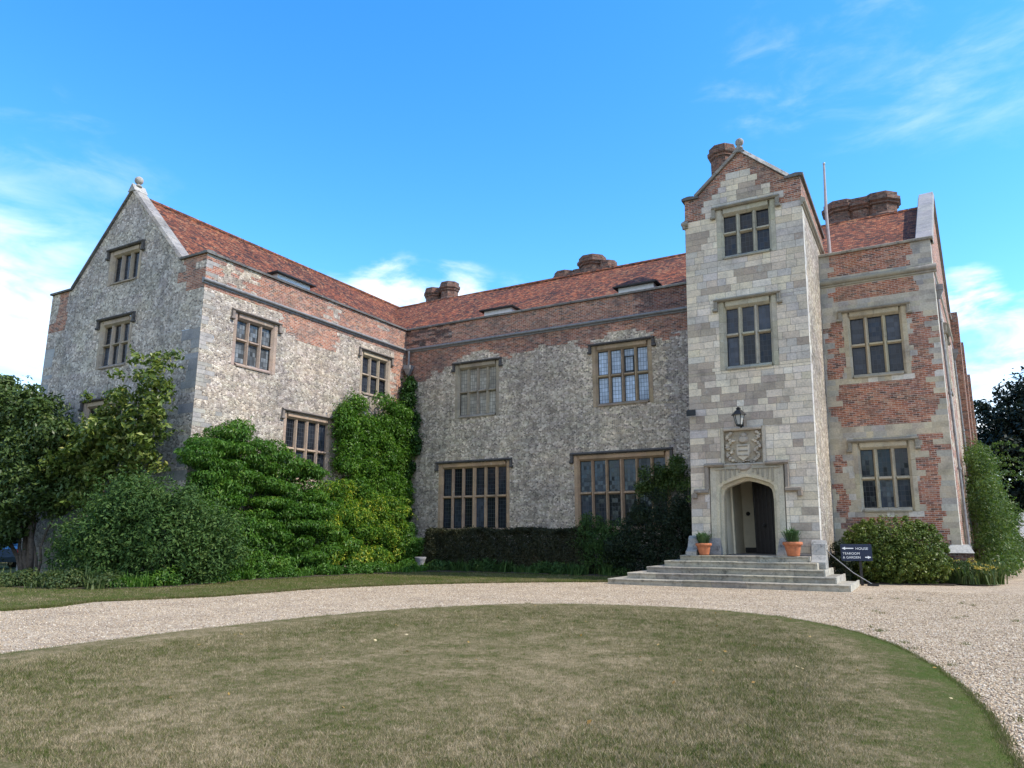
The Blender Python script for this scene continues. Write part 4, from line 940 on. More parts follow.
#@@PART2
# ================================================================== STEPS AND SMALL THINGS AT THE PORCH
steps = thing('stone_steps', (-5.3, 24.5, 0), 'five weathered grey stone steps up to the arched porch door', 'steps')
SF = [(-9.55,-2.12,23.65,0,.19), (-9.0,-2.52,24.05,.19,.38), (-8.45,-2.86,24.45,.38,.57), (-7.95,-3.12,24.85,.57,.76), (-7.50,-3.36,25.2,.76,.948)]
rr = random.Random(21)
for (a, b, y, z0, z1) in SF:
    mb = MB(); u = a; F_ = Fr((0, y, 0), (1, 0, 0), (0, -1, 0))
    while u < b-.05:
        v = min(b, u + rr.uniform(.9, 1.7)); v = b if b-v < .5 else v; c = jit((.30,.27,.215), .25, rr); dz = rr.uniform(-.012, .006)
        h = [(z0-.05, 0), (z1-.05+dz, 0), (z1-.045+dz, .025), (z1-.012+dz, .028), (z1+dz, .008), (z1+dz, -2.2), (z0-.05, -2.2)]
        mb.prism([F_.p(u+.004, z, n) for z, n in h], [F_.p(v-.004, z, n) for z, n in h], 0, c); u = v
    mb.box(b+.002, b+.05, y+.02, 26.6+.3*(.95-z1), z0-.05, z1-.004, 0, (.42,.39,.32))  # right end piece: sunlight put into its paler colour
    mb.build('step', M['worn_steps'], steps)
rail = thing('handrail', (-1.7, 26.9, 0), 'thin sloping iron handrail at the right end of the steps', 'handrail')
mb = MB(); mb.tube([(-3.0, 25.55, 1.30), (-2.92, 25.7, 1.22), (-2.75, 25.9, .98), (-2.2, 26.45, .42), (-1.72, 26.92, .06)], .015, 6); mb.build('rail', M['lead'], rail)
mb = MB(); mb.box(-1.85, -1.52, 26.80, 27.05, .0, .07); mb.build('foot', M['iron'], rail)
def scroll(x, y, z, label, w=.36, hh=.62):
    o = thing('scroll_stone', (x, y, z), label, 'carved stone', 'scroll stones beside the porch door'); mb = MB(); F_ = Fr((x, y, z), (0, 1, 0), (1, 0, 0))
    prof = [(-.34, 0), (.45, 0), (.45, hh*.75)] + [(.30+.26*math.cos(t), hh*.72+.22*math.sin(t)) for t in np.linspace(.2, PI, 7)] + [(-.05, hh*.45), (-.2, hh*.30), (-.34, hh*.22)]
    mb.prism([F_.p(u, q, -w/2) for u, q in prof], [F_.p(u, q, w/2) for u, q in prof], 0, (.30,.29,.265)); mb.build('block', M['coping'], o)
    m2 = MB(); m2.lathe(0, 0, [(.01, 0), (.01, .01)], 3); m2 = MB()
    for sgn in (-1, 1): m2.tube([F_.p(.30+.13*math.cos(t)*(1-t/14), hh*.72+.12*math.sin(t)*(1-t/14), sgn*w/2) for t in np.linspace(0, 9, 22)], .025, 5, 0, (.36,.35,.32))
    m2.build('scroll_carving', M['coping'], o)
scroll(-7.12, 25.55, .93, 'grey scroll carved stone to the left of the porch door'); scroll(-3.08, 25.55, .57, 'lichen spotted scroll carved stone to the right of the porch door', .42, .92)
lg = np.random.default_rng(31)
L_ = {}
L_['agap'] = mat_leaf('strappy_leaves', [(0, (.035,.075,.03,1)), (.6, (.08,.14,.06,1)), (1, (.16,.21,.11,1))])
def pot(x, y, z, label, s=1.0, tone=0):
    o = thing('terracotta_pot', (x, y, z), label, 'plant pot', 'plant pots on the porch steps')
    mb = MB(); mb.lathe(x, y, [(.17*s, z), (.185*s, z+.03), (.245*s, z+.30*s), (.25*s, z+.32*s), (.29*s, z+.33*s), (.30*s, z+.41*s), (.27*s, z+.43*s), (.24*s, z+.40*s), (.22*s, z+.34*s)], 22); mb.build('pot', M['terracotta'], o, smooth=True)
    mb = MB(); mb.lathe(x, y, [(.24*s, z+.36*s), (.05, z+.39*s)], 16); mb.build('soil', M['soil'], o)
    n = 260; A = lg.uniform(0, 2*PI, n); r = lg.uniform(0, .16, n); V = []
    ln = lg.uniform(.22, .62, n)*s; out = lg.uniform(.1, 1.05, n)
    for i in range(n):
        b = np.array([x+r[i]*math.cos(A[i]), y+r[i]*math.sin(A[i]), z+.38*s]); d = np.array([math.cos(A[i]), math.sin(A[i]), 0]); t = np.array([-d[1], d[0], 0])*.016
        m_ = b + d*out[i]*ln[i]*.4 + np.array([0, 0, ln[i]*.65]); e = b + d*out[i]*ln[i]*.95 + np.array([0, 0, ln[i]*(.95-out[i]*.4)])
        V += [b-t, b+t, m_+t, m_-t, m_-t, m_+t, e+t*.1, e-t*.1]
    np_mesh('plant', np.array(V), np.arange(len(V)).reshape(-1, 4), L_['agap'], o); return o
pot(-6.72, 25.42, .95, 'terracotta pot with spiky leaves left of the porch door', .92); pot(-3.82, 25.35, .95, 'larger terracotta pot with green leaves right of the porch door', 1.05)

# ---- lantern over the coat of arms
lan = thing('wall_lantern', (-5.32, 25.97, 5.4), 'black lantern with clear glass on the tower above the coat of arms', 'lantern')
lx, ly = -5.30, 25.58; mb = MB(); mb.tube([(lx, 26.05, 5.36), (lx, 25.8, 5.30), (lx, ly, 5.34)], .022, 6); mb.tube([(lx, 26.05, 5.62), (lx, 25.85, 5.50), (lx, 25.75, 5.34)], .016, 6); mb.box(lx-.06, lx+.06, 26.0, 26.08, 5.28, 5.68); mb.build('bracket', M['iron'], lan)
mb = MB(); mb.lathe(lx, ly, [(.10, 5.36), (.185, 5.70)], 6); kg = NB('lantern_glass'); kg.b.inputs['Base Color'].default_value = (.36,.36,.34,1); kg.b.inputs['Roughness'].default_value = .12; mb.build('lamp_glass', kg.m, lan)
mb = MB(); mb.lathe(lx, ly, [(.26, 5.70), (.25, 5.73), (.12, 5.86), (.07, 5.89), (.085, 5.93), (.03, 5.99)], 6); mb.lathe(lx, ly, [(.05, 5.30), (.115, 5.33), (.115, 5.37)], 6)
for q in range(6): a = 2*PI*q/6; mb.tube([(lx+.105*math.cos(a), ly+.105*math.sin(a), 5.36), (lx+.19*math.cos(a), ly+.19*math.sin(a), 5.71)], .013, 4)
mb.build('lamp_frame', M['iron'], lan)
fl = thing('floodlight', (-7.05, 25.97, 5.95), 'small dark floodlight on the left corner of the tower', 'floodlight')
mb = MB(); mb.tube([(-7.0, 26.05, 6.0), (-7.0, 25.86, 6.03)], .02, 5); mb.build('arm', M['iron'], fl)
mb = MB(); mb.prism([(-7.13, 25.86, 5.90), (-6.87, 25.86, 5.90), (-6.87, 25.86, 6.08), (-7.13, 25.86, 6.08)], [(-7.17, 25.70, 5.82), (-6.83, 25.70, 5.82), (-6.83, 25.70, 6.02), (-7.17, 25.70, 6.02)]); mb.build('lamp_head', M['iron'], fl)
# ---- flagpole on the bay roof
fp = thing('flagpole', (-2.38, 31.35, 12.5), 'slim bare pale flagpole on the roof beside the tower', 'flagpole')
mb = MB(); mb.tube([(-2.38, 31.35, 12.45), (-2.36, 31.35, 15), (-2.27, 31.35, 17.15)], [.075, .065, .04], 10); mb.build('pole', mat_plain('pole_paint', (.36,.31,.30,1), .5, noise=.2), fp)
mb = MB(); mb.ball((-2.27, 31.35, 17.18), .06); mb.build('cap', M['pale_metal'], fp)
mb = MB(); mb.box(-2.62, -2.2, 31.0, 31.6, 12.3, 12.62); mb.build('base', M['white_board'], fp)
# ---- direction sign
sg = thing('direction_sign', (-2.1, 26.95, 0), 'dark blue signboard with white lettering and arrows in front of the clipped bush', 'sign')
sa = R(12); SFr = Fr((-2.1, 26.95, 0), (math.cos(sa), math.sin(sa), 0), (math.sin(sa), -math.cos(sa), 0))
mb = MB(); mb.fbox(SFr, -.47, .47, .78, 1.32, 0, .035, 0, WHITE, .006); mb.build('board', M['sign_blue'], sg)
mb = MB(); mb.fbox(SFr, .06, .14, -.1, 1.25, -.09, -.005); mb.build('post', M['oak'], sg)
def lettering(txt, u, z, size, parent):
    cu = bpy.data.curves.new('lettering', 'FONT'); cu.body = txt; cu.size = size; cu.extrude = .002; cu.space_character = 1.05
    o = bpy.data.objects.new('lettering', cu); p = SFr.p(u, z, .039); o.location = Vector(np.array(p) - ORIGIN[parent.name]); o.rotation_euler = (PI/2, 0, sa); link(o); dg = bpy.context.evaluated_depsgraph_get(); me = bpy.data.meshes.new_from_object(o.evaluated_get(dg)); lo, ro = o.location.copy(), o.rotation_euler.copy(); bpy.data.objects.remove(o)
    me.materials.clear(); me.materials.append(M['white_paint']); o = bpy.data.objects.new('lettering', me); link(o, parent); o.location = lo; o.rotation_euler = ro; return o
lettering('HOUSE', -.02, 1.14, .115, sg); lettering('TEAROOM', -.42, .985, .105, sg); lettering('& GARDEN', -.42, .86, .105, sg)
for nm, u0, u1, z, d in (('arrow', -.42, -.08, 1.185, -1), ('arrow', .25, .42, .90, 1)):
    mb = MB(); mb.fbox(SFr, u0, u1, z-.016, z+.016, .035, .041); t = u0 if d < 0 else u1
    mb.prism([SFr.p(t-d*.09, z-.05, .035), SFr.p(t-d*.09, z+.05, .035), SFr.p(t+d*.01, z, .035)], [SFr.p(t-d*.09, z-.05, .042), SFr.p(t-d*.09, z+.05, .042), SFr.p(t+d*.01, z, .042)]); mb.build(nm, M['white_paint'], sg)

# ---- parked car at the far left
car = thing('parked_car', (-41.9, 19.9, 0), 'blue grey parked car beyond the left corner of the house', 'car')
cx_, cy_ = -41.9, 19.9; CF = Fr((cx_, cy_, 0), (1, 0, 0), (0, -1, 0))
body = [(-2.05,.30),(-2.1,.62),(-1.95,.82),(-1.05,.92),(-.55,1.38),(.9,1.45),(1.65,1.08),(2.02,.95),(2.1,.55),(2.05,.30)]
mb = MB(); inn = [(u, z) for u, z in body]
mb.prism([CF.p(u, z, -.82) for u, z in body], [CF.p(u, z, .82) for u, z in body]); mb.build('body', M['car_paint'], car)
mb = MB()
for s in (-1, 1):
    mb.face([CF.p(u, z, s*.824) for u, z in ((-.98,.95),(-.52,1.32),(.1,1.36),(.1,.95))]); mb.face([CF.p(u, z, s*.824) for u, z in ((.16,.95),(.16,1.36),(.86,1.38),(1.45,1.05),(1.3,.95))])
mb.face([CF.p(1.0, 1.385, -.7), CF.p(1.58, 1.10, -.7), CF.p(1.58, 1.10, .7), CF.p(1.0, 1.385, .7)] if False else [tuple(np.array(CF.p(u, z, n))+np.array([.012,0,.012])) for u, z, n in ((.98,1.41,-.68),(1.6,1.105,-.68),(1.6,1.105,.68),(.98,1.41,.68))])
mb.build('window', M['car_glass'], car)
for u in (-1.35, 1.3):
    for s in (-1, 1):
        mb = MB(); c0 = CF.p(u, .33, s*.74); seg = 18
        a_ = [(c0[0]+.33*math.cos(2*PI*k/seg), c0[1]-.10, .33+.33*math.sin(2*PI*k/seg)) for k in range(seg)]; b_ = [(p[0], c0[1]+.10, p[2]) for p in a_]; mb.prism(a_, b_); wv = mb.build('wheel', M['rubber'], car)
        mb = MB(); a_ = [(c0[0]+.2*math.cos(2*PI*k/seg), c0[1]-.115, .33+.2*math.sin(2*PI*k/seg)) for k in range(seg)]; b_ = [(p[0], c0[1]+.115, p[2]) for p in a_]; mb.prism(a_, b_); mb.build('rim', M['pale_metal'], wv)
for s in (-1, 1):
    mb = MB(); mb.fbox(CF, 1.9, 2.1, .72, .93, s*.62-.14, s*.62+.14, 0, WHITE, .03); mb.build('tail_light', M['tail_red'], car)

# ---- things at the far right
pl = thing('stone_plinth', (3.0, 46, 0), 'square stone plinth under the creeper at the far right', 'plinth')
mb = MB(); mb.box(2.65, 3.45, 45.6, 46.4, 0, .15, 0, (.3,.28,.24)); mb.box(2.72, 3.38, 45.68, 46.32, .15, 1.12, 0, (.33,.29,.24)); mb.box(2.66, 3.44, 45.62, 46.38, 1.12, 1.25, 0, (.36,.33,.28)); mb.build('block', M['ashlar'], pl)
mb = MB(); mb.tube([(2.85+.35*math.cos(t), 45.45, .28+.42*math.sin(t)) for t in np.linspace(.15, 1.5, 8)], [.04,.07,.09,.1,.1,.09,.07,.04], 8, 0, (.75,.74,.7)); o_ = mb.build('curved_stone', M['trim'], None, loc=(2.9, 45.4, .3)); tag(o_, 'pale curved piece of stone leaning on the plinth at the far right', 'stone')
gst = thing('garden_steps', (5.8, 58, 0), 'dark brick garden steps at the right edge behind the drive', 'steps')
for i in range(6):
    mb = MB(); mb.box(4.3, 8.2, 57+i*.36, 61, .17*i-.02, .17*(i+1), 0, jit((.2,.17,.15), .15)); mb.build('step', M['ashlar'], gst)
ov = thing('oval_notice', (4.62, 50, 0), 'white oval board on a post at the right edge', 'sign')
mb = MB(); mb.tube([(4.75, 50, -.05), (4.75, 50, 1.7)], .04, 6); mb.build('post', M['oak'], ov)
mb = MB(); a_ = [(4.78+.36*math.cos(t), 49.93, 2.15+.72*math.sin(t)) for t in np.linspace(0, 2*PI, 25)[:-1]]; mb.prism(a_, [(p[0], 49.97, p[2]) for p in a_]); mb.build('board', M['white_paint'], ov)
ur = thing('stone_urn', (4.55, 56, 0), 'pale stone urn on a pedestal by the garden steps', 'urn')
mb = MB(); mb.lathe(4.55, 56, [(.3,0),(.3,.12),(.2,.2),(.2,.9),(.3,1.0),(.3,1.1)], 4, 0, (.4,.38,.34), PI/4); mb.build('pedestal', M['ashlar'], ur)
mb = MB(); mb.lathe(4.55, 56, [(.18,1.1),(.1,1.25),(.32,1.5),(.42,1.85),(.52,1.98),(.5,2.02),(.38,1.9)], 18, 0, (.55,.53,.48)); mb.build('bowl', M['trim'], ur, smooth=True)

# ================================================================== PLANTS
L_['wist'] = mat_leaf('wisteria_leaves', [(0, (.022,.060,.010,1)), (.40, (.052,.130,.018,1)), (.75, (.095,.19,.028,1)), (.96, (.17,.25,.04,1)), (1, (.28,.22,.06,1))], .45, .3)
L_['yell'] = mat_leaf('yellowing_leaves', [(0, (.035,.095,.012,1)), (.48, (.075,.165,.020,1)), (.64, (.16,.26,.03,1)), (.80, (.36,.38,.045,1)), (1, (.60,.52,.07,1))], .5, .35)
L_['magn'] = mat_leaf('magnolia_leaves', [(0, (.032,.058,.013,1)), (.40, (.085,.13,.026,1)), (.75, (.19,.225,.050,1)), (.97, (.33,.31,.10,1)), (1, (.32,.17,.06,1))], .38, .2)
L_['magd'] = mat_leaf('evergreen_leaves', [(0, (.024,.046,.013,1)), (.5, (.055,.092,.024,1)), (.9, (.11,.15,.04,1)), (1, (.19,.18,.07,1))], .4, .15)
L_['dark'] = mat_leaf('dark_shrub_leaves', [(0, (.020,.048,.012,1)), (.5, (.050,.102,.024,1)), (.9, (.10,.155,.038,1)), (1, (.19,.19,.06,1))], .7, .22)
L_['yew'] = mat_leaf('yew_leaves', [(0, (.010,.016,.009,1)), (.5, (.020,.034,.015,1)), (1, (.042,.056,.024,1))], .55, .12)
L_['rusty'] = mat_leaf('hedge_leaves', [(0, (.016,.018,.010,1)), (.5, (.032,.036,.016,1)), (.85, (.056,.052,.024,1)), (1, (.085,.055,.032,1))], .6, .12)
L_['box'] = mat_leaf('box_leaves', [(0, (.036,.062,.012,1)), (.45, (.085,.125,.024,1)), (.8, (.17,.205,.040,1)), (1, (.36,.35,.10,1))], .4, .2)
L_['limegr'] = mat_leaf('bright_climber_leaves', [(0, (.025,.070,.010,1)), (.45, (.060,.145,.018,1)), (.8, (.12,.22,.028,1)), (1, (.20,.28,.04,1))], .42, .3)
L_['ivy'] = mat_leaf('ivy_leaves', [(0, (.012,.035,.008,1)), (.5, (.028,.072,.014,1)), (1, (.06,.12,.025,1))], .4, .2)
L_['climb'] = mat_leaf('climber_leaves', [(0, (.030,.060,.018,1)), (.5, (.070,.115,.030,1)), (1, (.16,.20,.055,1))], .45, .3)
L_['tree'] = mat_leaf('tree_leaves', [(0, (.022,.042,.014,1)), (.5, (.045,.080,.024,1)), (1, (.09,.125,.04,1))], .5, .25)
L_['conif'] = mat_leaf('conifer_leaves', [(0, (.006,.012,.009,1)), (.5, (.010,.021,.014,1)), (1, (.020,.034,.019,1))], .6, .1)
L_['bord'] = mat_leaf('border_leaves', [(0, (.03,.055,.018,1)), (.5, (.065,.10,.032,1)), (1, (.16,.17,.06,1))], .5, .25)
L_['petal'] = mat_plain('white_petals', (.78,.76,.68,1), .6, noise=.06)
L_['yflow'] = mat_leaf('yellow_flowers', [(0, (.30,.22,.04,1)), (1, (.52,.38,.08,1))], .5, .2)
def plant(name, loc, label, cat, leafmat, fill, stems, group=None, r0=.05, wob=.2, lname='foliage'):
    o = thing(name, loc, label, cat, group); lf = Leafy(lg); fill(lf); lf.build(lname, L_[leafmat], o)
    mb = MB(); 
    for b, tips, r in stems: branches(mb, lg, b, tips, r, WHITE, wob)
    if mb.f: mb.build('stem', M['bark'], o, smooth=True)
    return o
def tuft(lf, cx, cy, cz, n, ln, spread=.25, out=.5):       # long narrow leaves from one point
    A = lg.uniform(0, 2*PI, n); l = ln*lg.uniform(.6, 1.15, n); V = []
    for a, q in zip(A, l):
        b = np.array([cx+lg.normal(0, spread*.4), cy+lg.normal(0, spread*.4), cz]); d = np.array([math.cos(a), math.sin(a), 0]); t = np.array([-d[1], d[0], 0])*.018; o_ = lg.uniform(.05, out)
        m_ = b+d*q*o_*.4+np.array([0,0,q*.6]); e = b+d*q*o_+np.array([0,0,q*(.98-o_*.35)]); V += [b-t, b+t, m_+t, m_-t, m_-t, m_+t, e+t*.1, e-t*.1]
    lf.V.append(np.array(V))
# clipped/massed helper: blobs + surface lumps
def mass(lf, B, nl, r0, r1, n, L, W, flat=1., keep=None, up=.35, **k):
    S = lumps(lg, B, nl, r0, r1, flat); lf.add(S, int(n*.72), L, W, up=up, keep=keep, **k); lf.add(B, int(n*.28), L, W, up=up, keep=keep, shell=.3, **k)
def sprigs(lf, B, n, ln, L, W, keep=None, lift=.5, k=7):
    P, N = blob_points(lg, B, n, .05); N = N + lg.normal(0, .45, N.shape) + np.array([0, 0, lift]); N /= np.linalg.norm(N, axis=1)[:, None]
    l = ln*lg.uniform(.4, 1.2, n); PP, NN = [], []
    for t in np.linspace(.1, 1, k): PP.append(P + N*(l*t)[:, None] - np.array([0, 0, 1])*(l*t*t*.35)[:, None] + lg.normal(0, .025, P.shape)); NN.append(N*.3 + lg.normal(0, .6, N.shape) + np.array([0, 0, .5]))
    PP, NN = np.concatenate(PP), np.concatenate(NN)
    if keep is not None: m = keep(PP); PP, NN = PP[m], NN[m]
    lf.pts(PP, NN, L, W, spread=.3)
offwall_w = lambda P: (P[:, 0] > XL+.04)
offwall_g = lambda P: (P[:, 1] < YG-.04)
offwall_m = lambda P: (P[:, 1] < YM-.04) & (P[:, 2] > .02)
# a: tall evergreen at the far left
def f_a(lf):
    B = [(-33.6,16.2,6.4,1.5,1.2,1.2), (-32.0,16.0,5.2,1.5,1.1,1.4), (-34.6,15.8,5.0,1.6,1.2,1.6), (-32.4,15.6,3.3,1.9,1.1,1.1), (-30.8,16.3,3.4,1.1,.8,1.1), (-35.6,15.2,3.0,1.4,1.1,1.6), (-34.9,15.6,7.0,1.2,1,1), (-33.6,15.6,2.0,1.3,.9,.8), (-34.4,15.2,1.2,1.2,.8,1.0)]
    B = [(b[0]+1.15, b[1]+.2, *b[2:]) for b in B if b[2] > 1.5]
    mass(lf, B, 170, .28, .58, 34000, .20, .085, .8, offwall_g, droop=.3); sprigs(lf, B, 420, .5, .19, .08, offwall_g)
plant('evergreen_tree', (-31.3, 16.6, .05), 'tall dark glossy evergreen with a bare trunk at the left corner of the house', 'tree', 'magd', f_a, [((-31.3,16.6,.03), [(-32.2,16.4,6.2), (-30.8,16.4,5.2), (-33.1,16.1,4.6)], .13), ((-31.7,16.5,.03), [(-33.6,15.9,4.2), (-32.0,16.1,3.4)], .09), ((-31.0,16.7,.03), [(-30.4,16.7,3.4), (-31.4,16.4,4.4)], .07)], lname='crown')
# b: magnolia trained on the gable
def f_a2(lf):
    B = [(-47,23,1.8,1.9,1.3,1.9), (-49.5,23,1.6,1.8,1.2,1.7), (-45,24,1.9,1.5,1.2,2.0)]
    mass(lf, B, 70, .3, .6, 12000, .2, .08, 1.1, lambda P: P[:, 2] > .03, up=.5)
plant('shrub', (-47, 23, 0), 'tall dark shrub behind the parked car', 'shrub', 'dark', f_a2, [((-47,23,-.02), [(-46.4,23,2.4), (-48,23,2.6)], .07)])
def f_b(lf):
    tips = []
    for k in range(330):
        a = lg.uniform(0, 1); x = -31.0 + 6.9*a; z = 3.9 + 4.1*a*lg.uniform(-.1, 1.08) + lg.normal(0, .7); tips.append((x, 17.1 - abs(lg.normal(0, .6)), np.clip(z, 1.8, 8.3)))
    B = [(x, y, z, .34, .30, .26) for x, y, z in tips]; lf.add(B, 14500, .235, .10, up=.5, shell=.45, keep=offwall_g, droop=.1); sprigs(lf, B, 260, .5, .23, .09, offwall_g, .9)
mg = plant('magnolia', (-28.2, 17.4, .05), 'magnolia with yellowish green leaves and white flowers trained against the gable', 'shrub', 'magn', f_b, [((-28.4,17.35,.03), [(-30.2,17.0,5.4), (-28.2,17.2,6.6), (-26.0,17.2,7.4), (-25.0,17.0,6.2)], .10)])
def flowers(pts, r, name, mat, parent):
    V = []
    for p in pts:
        for k in range(7):
            a = 2*PI*k/7 + lg.uniform(0, .4); d = np.array([math.cos(a), math.sin(a)*.7, lg.uniform(.1, .8)]); d /= np.linalg.norm(d); t = np.cross(d, [0, 0, 1.]); t /= np.linalg.norm(t); p_ = np.array(p); V += [p_, p_+d*r*.6+t*r*.4, p_+d*r, p_+d*r*.6-t*r*.4]
    np_mesh(name, np.array(V), np.arange(len(V)).reshape(-1, 4), L_[mat], parent)
flowers([(-28.6,16.4,6.05)], .24, 'flower', 'petal', mg); flowers([(-30.6,16.2,4.1)], .17, 'flower', 'petal', mg); flowers([(-31.2,16.1,4.2)], .15, 'flower', 'petal', mg)
# c: big dark shrub in front of the gable corner
def f_c(lf):
    B = [(-25.6,15.5,1.0,1.0,1.0,1.2), (-24.4,15.2,1.2,1.3,1.1,1.3), (-23.2,15.2,1.6,1.4,1.1,1.9), (-21.9,16.0,1.5,1.3,1.2,1.6), (-24.8,15.8,2.0,.9,.8,.9), (-23.2,15.8,2.5,1.4,1.0,.8), (-21.4,17.0,1.2,1.0,1.1,1.2)]
    mass(lf, B, 150, .22, .55, 40000, .15, .055, 1.3, lambda P: offwall_g(P) & (P[:, 2] > .03) | ((P[:, 0] > XL+.1) & (P[:, 2] > .03)), up=.5); sprigs(lf, B, 1500, .85, .13, .045, lambda P: (offwall_g(P) | (P[:, 0] > XL+.1)) & (P[:, 2] > .03), 1.0)
plant('shrub', (-24.8, 15.6, .05), 'large dense dark green shrub in front of the gable corner', 'shrub', 'dark', f_c, [((-24.8,15.7,.03), [(-26.4,15.6,2.2), (-24.6,15.5,2.8), (-22.6,16,2.5)], .06)])
# d: wisteria, layered masses
def f_d(lf):
    B = []
    for k in range(130):
        y = lg.uniform(17.2, 24.2); zt = np.interp(y, [17.2, 18.2, 19.6, 20.6, 21.4, 22.3, 23.6], [5.2, 5.6, 5.9, 5.9, 5.6, 5.1, 4.2]); z = lg.uniform(.5, zt-.2); x = XL + .5 + 1.0*(1-z/6.5) + lg.uniform(-.1, .4)
        B.append((x, y, round(z/.62)*.62+.2*math.sin(y*2.3)+lg.normal(0,.06), .72, lg.uniform(.5, 1.0), .25) if k % 3 else (x-.1, y, z, .5, .7, .5))
    B += [(-22.6,24.2,1.7,.7,.9,.35), (-22.4,25.0,1.2,.7,.9,.35), (-22.6,23.6,2.6,.6,.8,.3), (-23.4,19.7,5.75,.5,.6,.4), (-23.5,18.0,5.0,.5,.6,.4)]
    lf.add(B, 84000, .15, .052, up=.75, shell=.24, keep=lambda P: offwall_w(P) & (P[:, 2] > .2), droop=.9, spread=.55); sprigs(lf, B, 420, .5, .12, .042, lambda P: offwall_w(P) & (P[:, 2] > .1), .5, 9)
plant('wisteria', (-23.8, 20.5, .05), 'wisteria in layered bright green masses on the sunlit wing wall', 'climber', 'wist', f_d, [((-23.5,20.6,.03), [(-23.6,18.4,4.6), (-23.6,19.6,5.4), (-23.5,22,4.2)], .11), ((-23.2,23.0,.03), [(-23.5,22.4,3.2), (-22.8,24.4,1.8)], .08)])
# e: paler yellowing climber low on the wing wall
def f_e(lf):
    B = []
    for k in range(66):
        y = lg.uniform(23.6, 30.2); z = lg.uniform(.4, np.interp(y, [23.6, 25, 27, 30.2], [3.7, 4.4, 3.6, 3.4])); B.append((XL+.5+1.1*(1-z/4.5)+lg.uniform(-.1,.4), y, z, .6, .65, .36))
    sprigs(lf, B, 600, .5, .12, .045, lambda P: offwall_w(P) & (P[:, 1] < 30.6), .5); lf.add(B, 36000, .14, .055, up=.7, shell=.25, keep=lambda P: offwall_w(P) & (P[:, 2] > .15) & (P[:, 1] < 30.7), droop=.7)
plant('climber', (-23.4, 27, .05), 'low climber with yellowing leaves below the four light window', 'climber', 'yell', f_e, [((-23.3,26.5,.03), [(-23.5,25,3.6), (-23.3,28,2.6), (-22.8,29.4,2.0)], .06)])
def f_f(lf):
    B = []
    for k in range(90):
        y = lg.uniform(25.5, 30.5); lo = np.interp(y, [25.5, 27, 30.5], [4.4, 3.2, 2.4]); hi = np.interp(y, [25.5, 26.3, 28.5, 29.8, 30.5], [7.1, 8.0, 8.4, 8.2, 7.2]); z = lg.uniform(lo, hi); B.append((XL+.42+lg.uniform(0,.4), y, z, .5, .55, .42))
    B += [(XL+.45, y, z, .45, .6, .45) for y in np.arange(25.8, 30.6, .8) for z in np.arange(3.4, 7.4, .75) if z > np.interp(y, [25.5, 27, 30.5], [4.4, 3.4, 2.6])]
    sprigs(lf, B, 800, .55, .12, .05, lambda P: offwall_w(P) & (P[:, 1] < 30.6), .5); lf.add(B, 48000, .14, .06, up=.7, shell=.25, keep=lambda P: offwall_w(P) & (P[:, 1] < 30.8), droop=.7)
plant('climber', (-23.6, 29, .05), 'bright green climber high on the wing wall beside the inner corner', 'climber', 'limegr', f_f, [((-23.6,28.8,.03), [(-23.6,27,6.6), (-23.6,29,7.4), (-23.6,28,5)], .07)])
def f_g(lf):
    B = [(XL+.42+lg.normal(0,.14), 30.66, z, lg.uniform(.28,.55), .32, .4) for z in np.linspace(1.0, 9.5, 26)] + [(XL+.9, 30.75, 7.6, .4, .22, .5), (XL+.55, 30.7, 9.7, .28, .22, .35), (XL+1.0, 30.7, 6.2, .45, .25, .6)] + [(XL+lg.uniform(.2,.95), lg.uniform(30.3,30.75), lg.uniform(3.5,8.8), .42, .35, .35) for _ in range(16)]; sprigs(lf, B, 240, .4, .11, .08, lambda P: offwall_w(P) & offwall_m(P), .2)
    lf.add(B, 20000, .12, .085, up=.25, shell=.3, keep=lambda P: offwall_w(P) & offwall_m(P), droop=.8)
plant('ivy', (-23.6, 30.7, .05), 'dark ivy climbing the drainpipe in the inner corner', 'ivy', 'ivy', f_g, [((-23.65,30.75,.03), [(-23.65,30.72,9.0)], .05)], lname='leaves')
def f_h(lf):
    B = [(-22.3,29.4,.9,.8,.7,.9), (-21.4,29.2,.7,.8,.7,.75), (-22.9,29.8,1.6,.6,.5,.8)]
    mass(lf, B, 50, .18, .35, 11000, .12, .05, 1, lambda P: offwall_w(P) & offwall_m(P))
plant('shrub', (-22.0, 29.3, .05), 'rounded green shrub in the inner corner left of the hedge', 'shrub', 'wist', f_h, [((-22,29.4,.03), [(-22.4,29.4,1.4), (-21.5,29.3,1.2)], .04)])
# i: long clipped hedge
def f_i(lf):
    for c in range(2):
        n = 36000 if c == 0 else 24000
        u = lg.uniform(-20.9, -12.2, n); 
        if c == 0:       # front
            z = lg.uniform(.05, 1.80, n); y = 28.9 - .10*np.sin(z*2) + lg.normal(0, .06, n) + .09*np.sin(u*3.1) + .06*np.sin(u*7.7+z*4); N = np.tile([0, -1., .25], (n, 1))
        else: y = lg.uniform(28.8, 30.4, n); z = 1.80 + lg.normal(0, .05, n) + .05*np.sin(u*2.3) + .04*np.sin(u*9); N = np.tile([0, -.2, 1.], (n, 1))
        lf.pts(np.stack([u, y, z], 1), N, .10, .042, spread=.75)
    n = 4000; lf.pts(np.stack([np.full(n, -20.9)+lg.normal(0, .06, n), lg.uniform(28.9, 30.3, n), lg.uniform(0, 1.8, n)], 1), np.tile([-1., 0, 0], (n, 1)), .10, .042)
hd = plant('hedge', (-16.5, 29.6, .05), 'long low clipped hedge of rusty dark green under the hall windows', 'hedge', 'rusty', f_i, [((x,29.6,.0), [(x-.4,29.4,1.5), (x+.4,29.5,1.6), (x,29.9,1.6)], .04) for x in np.linspace(-20.3,-12.8,9)])
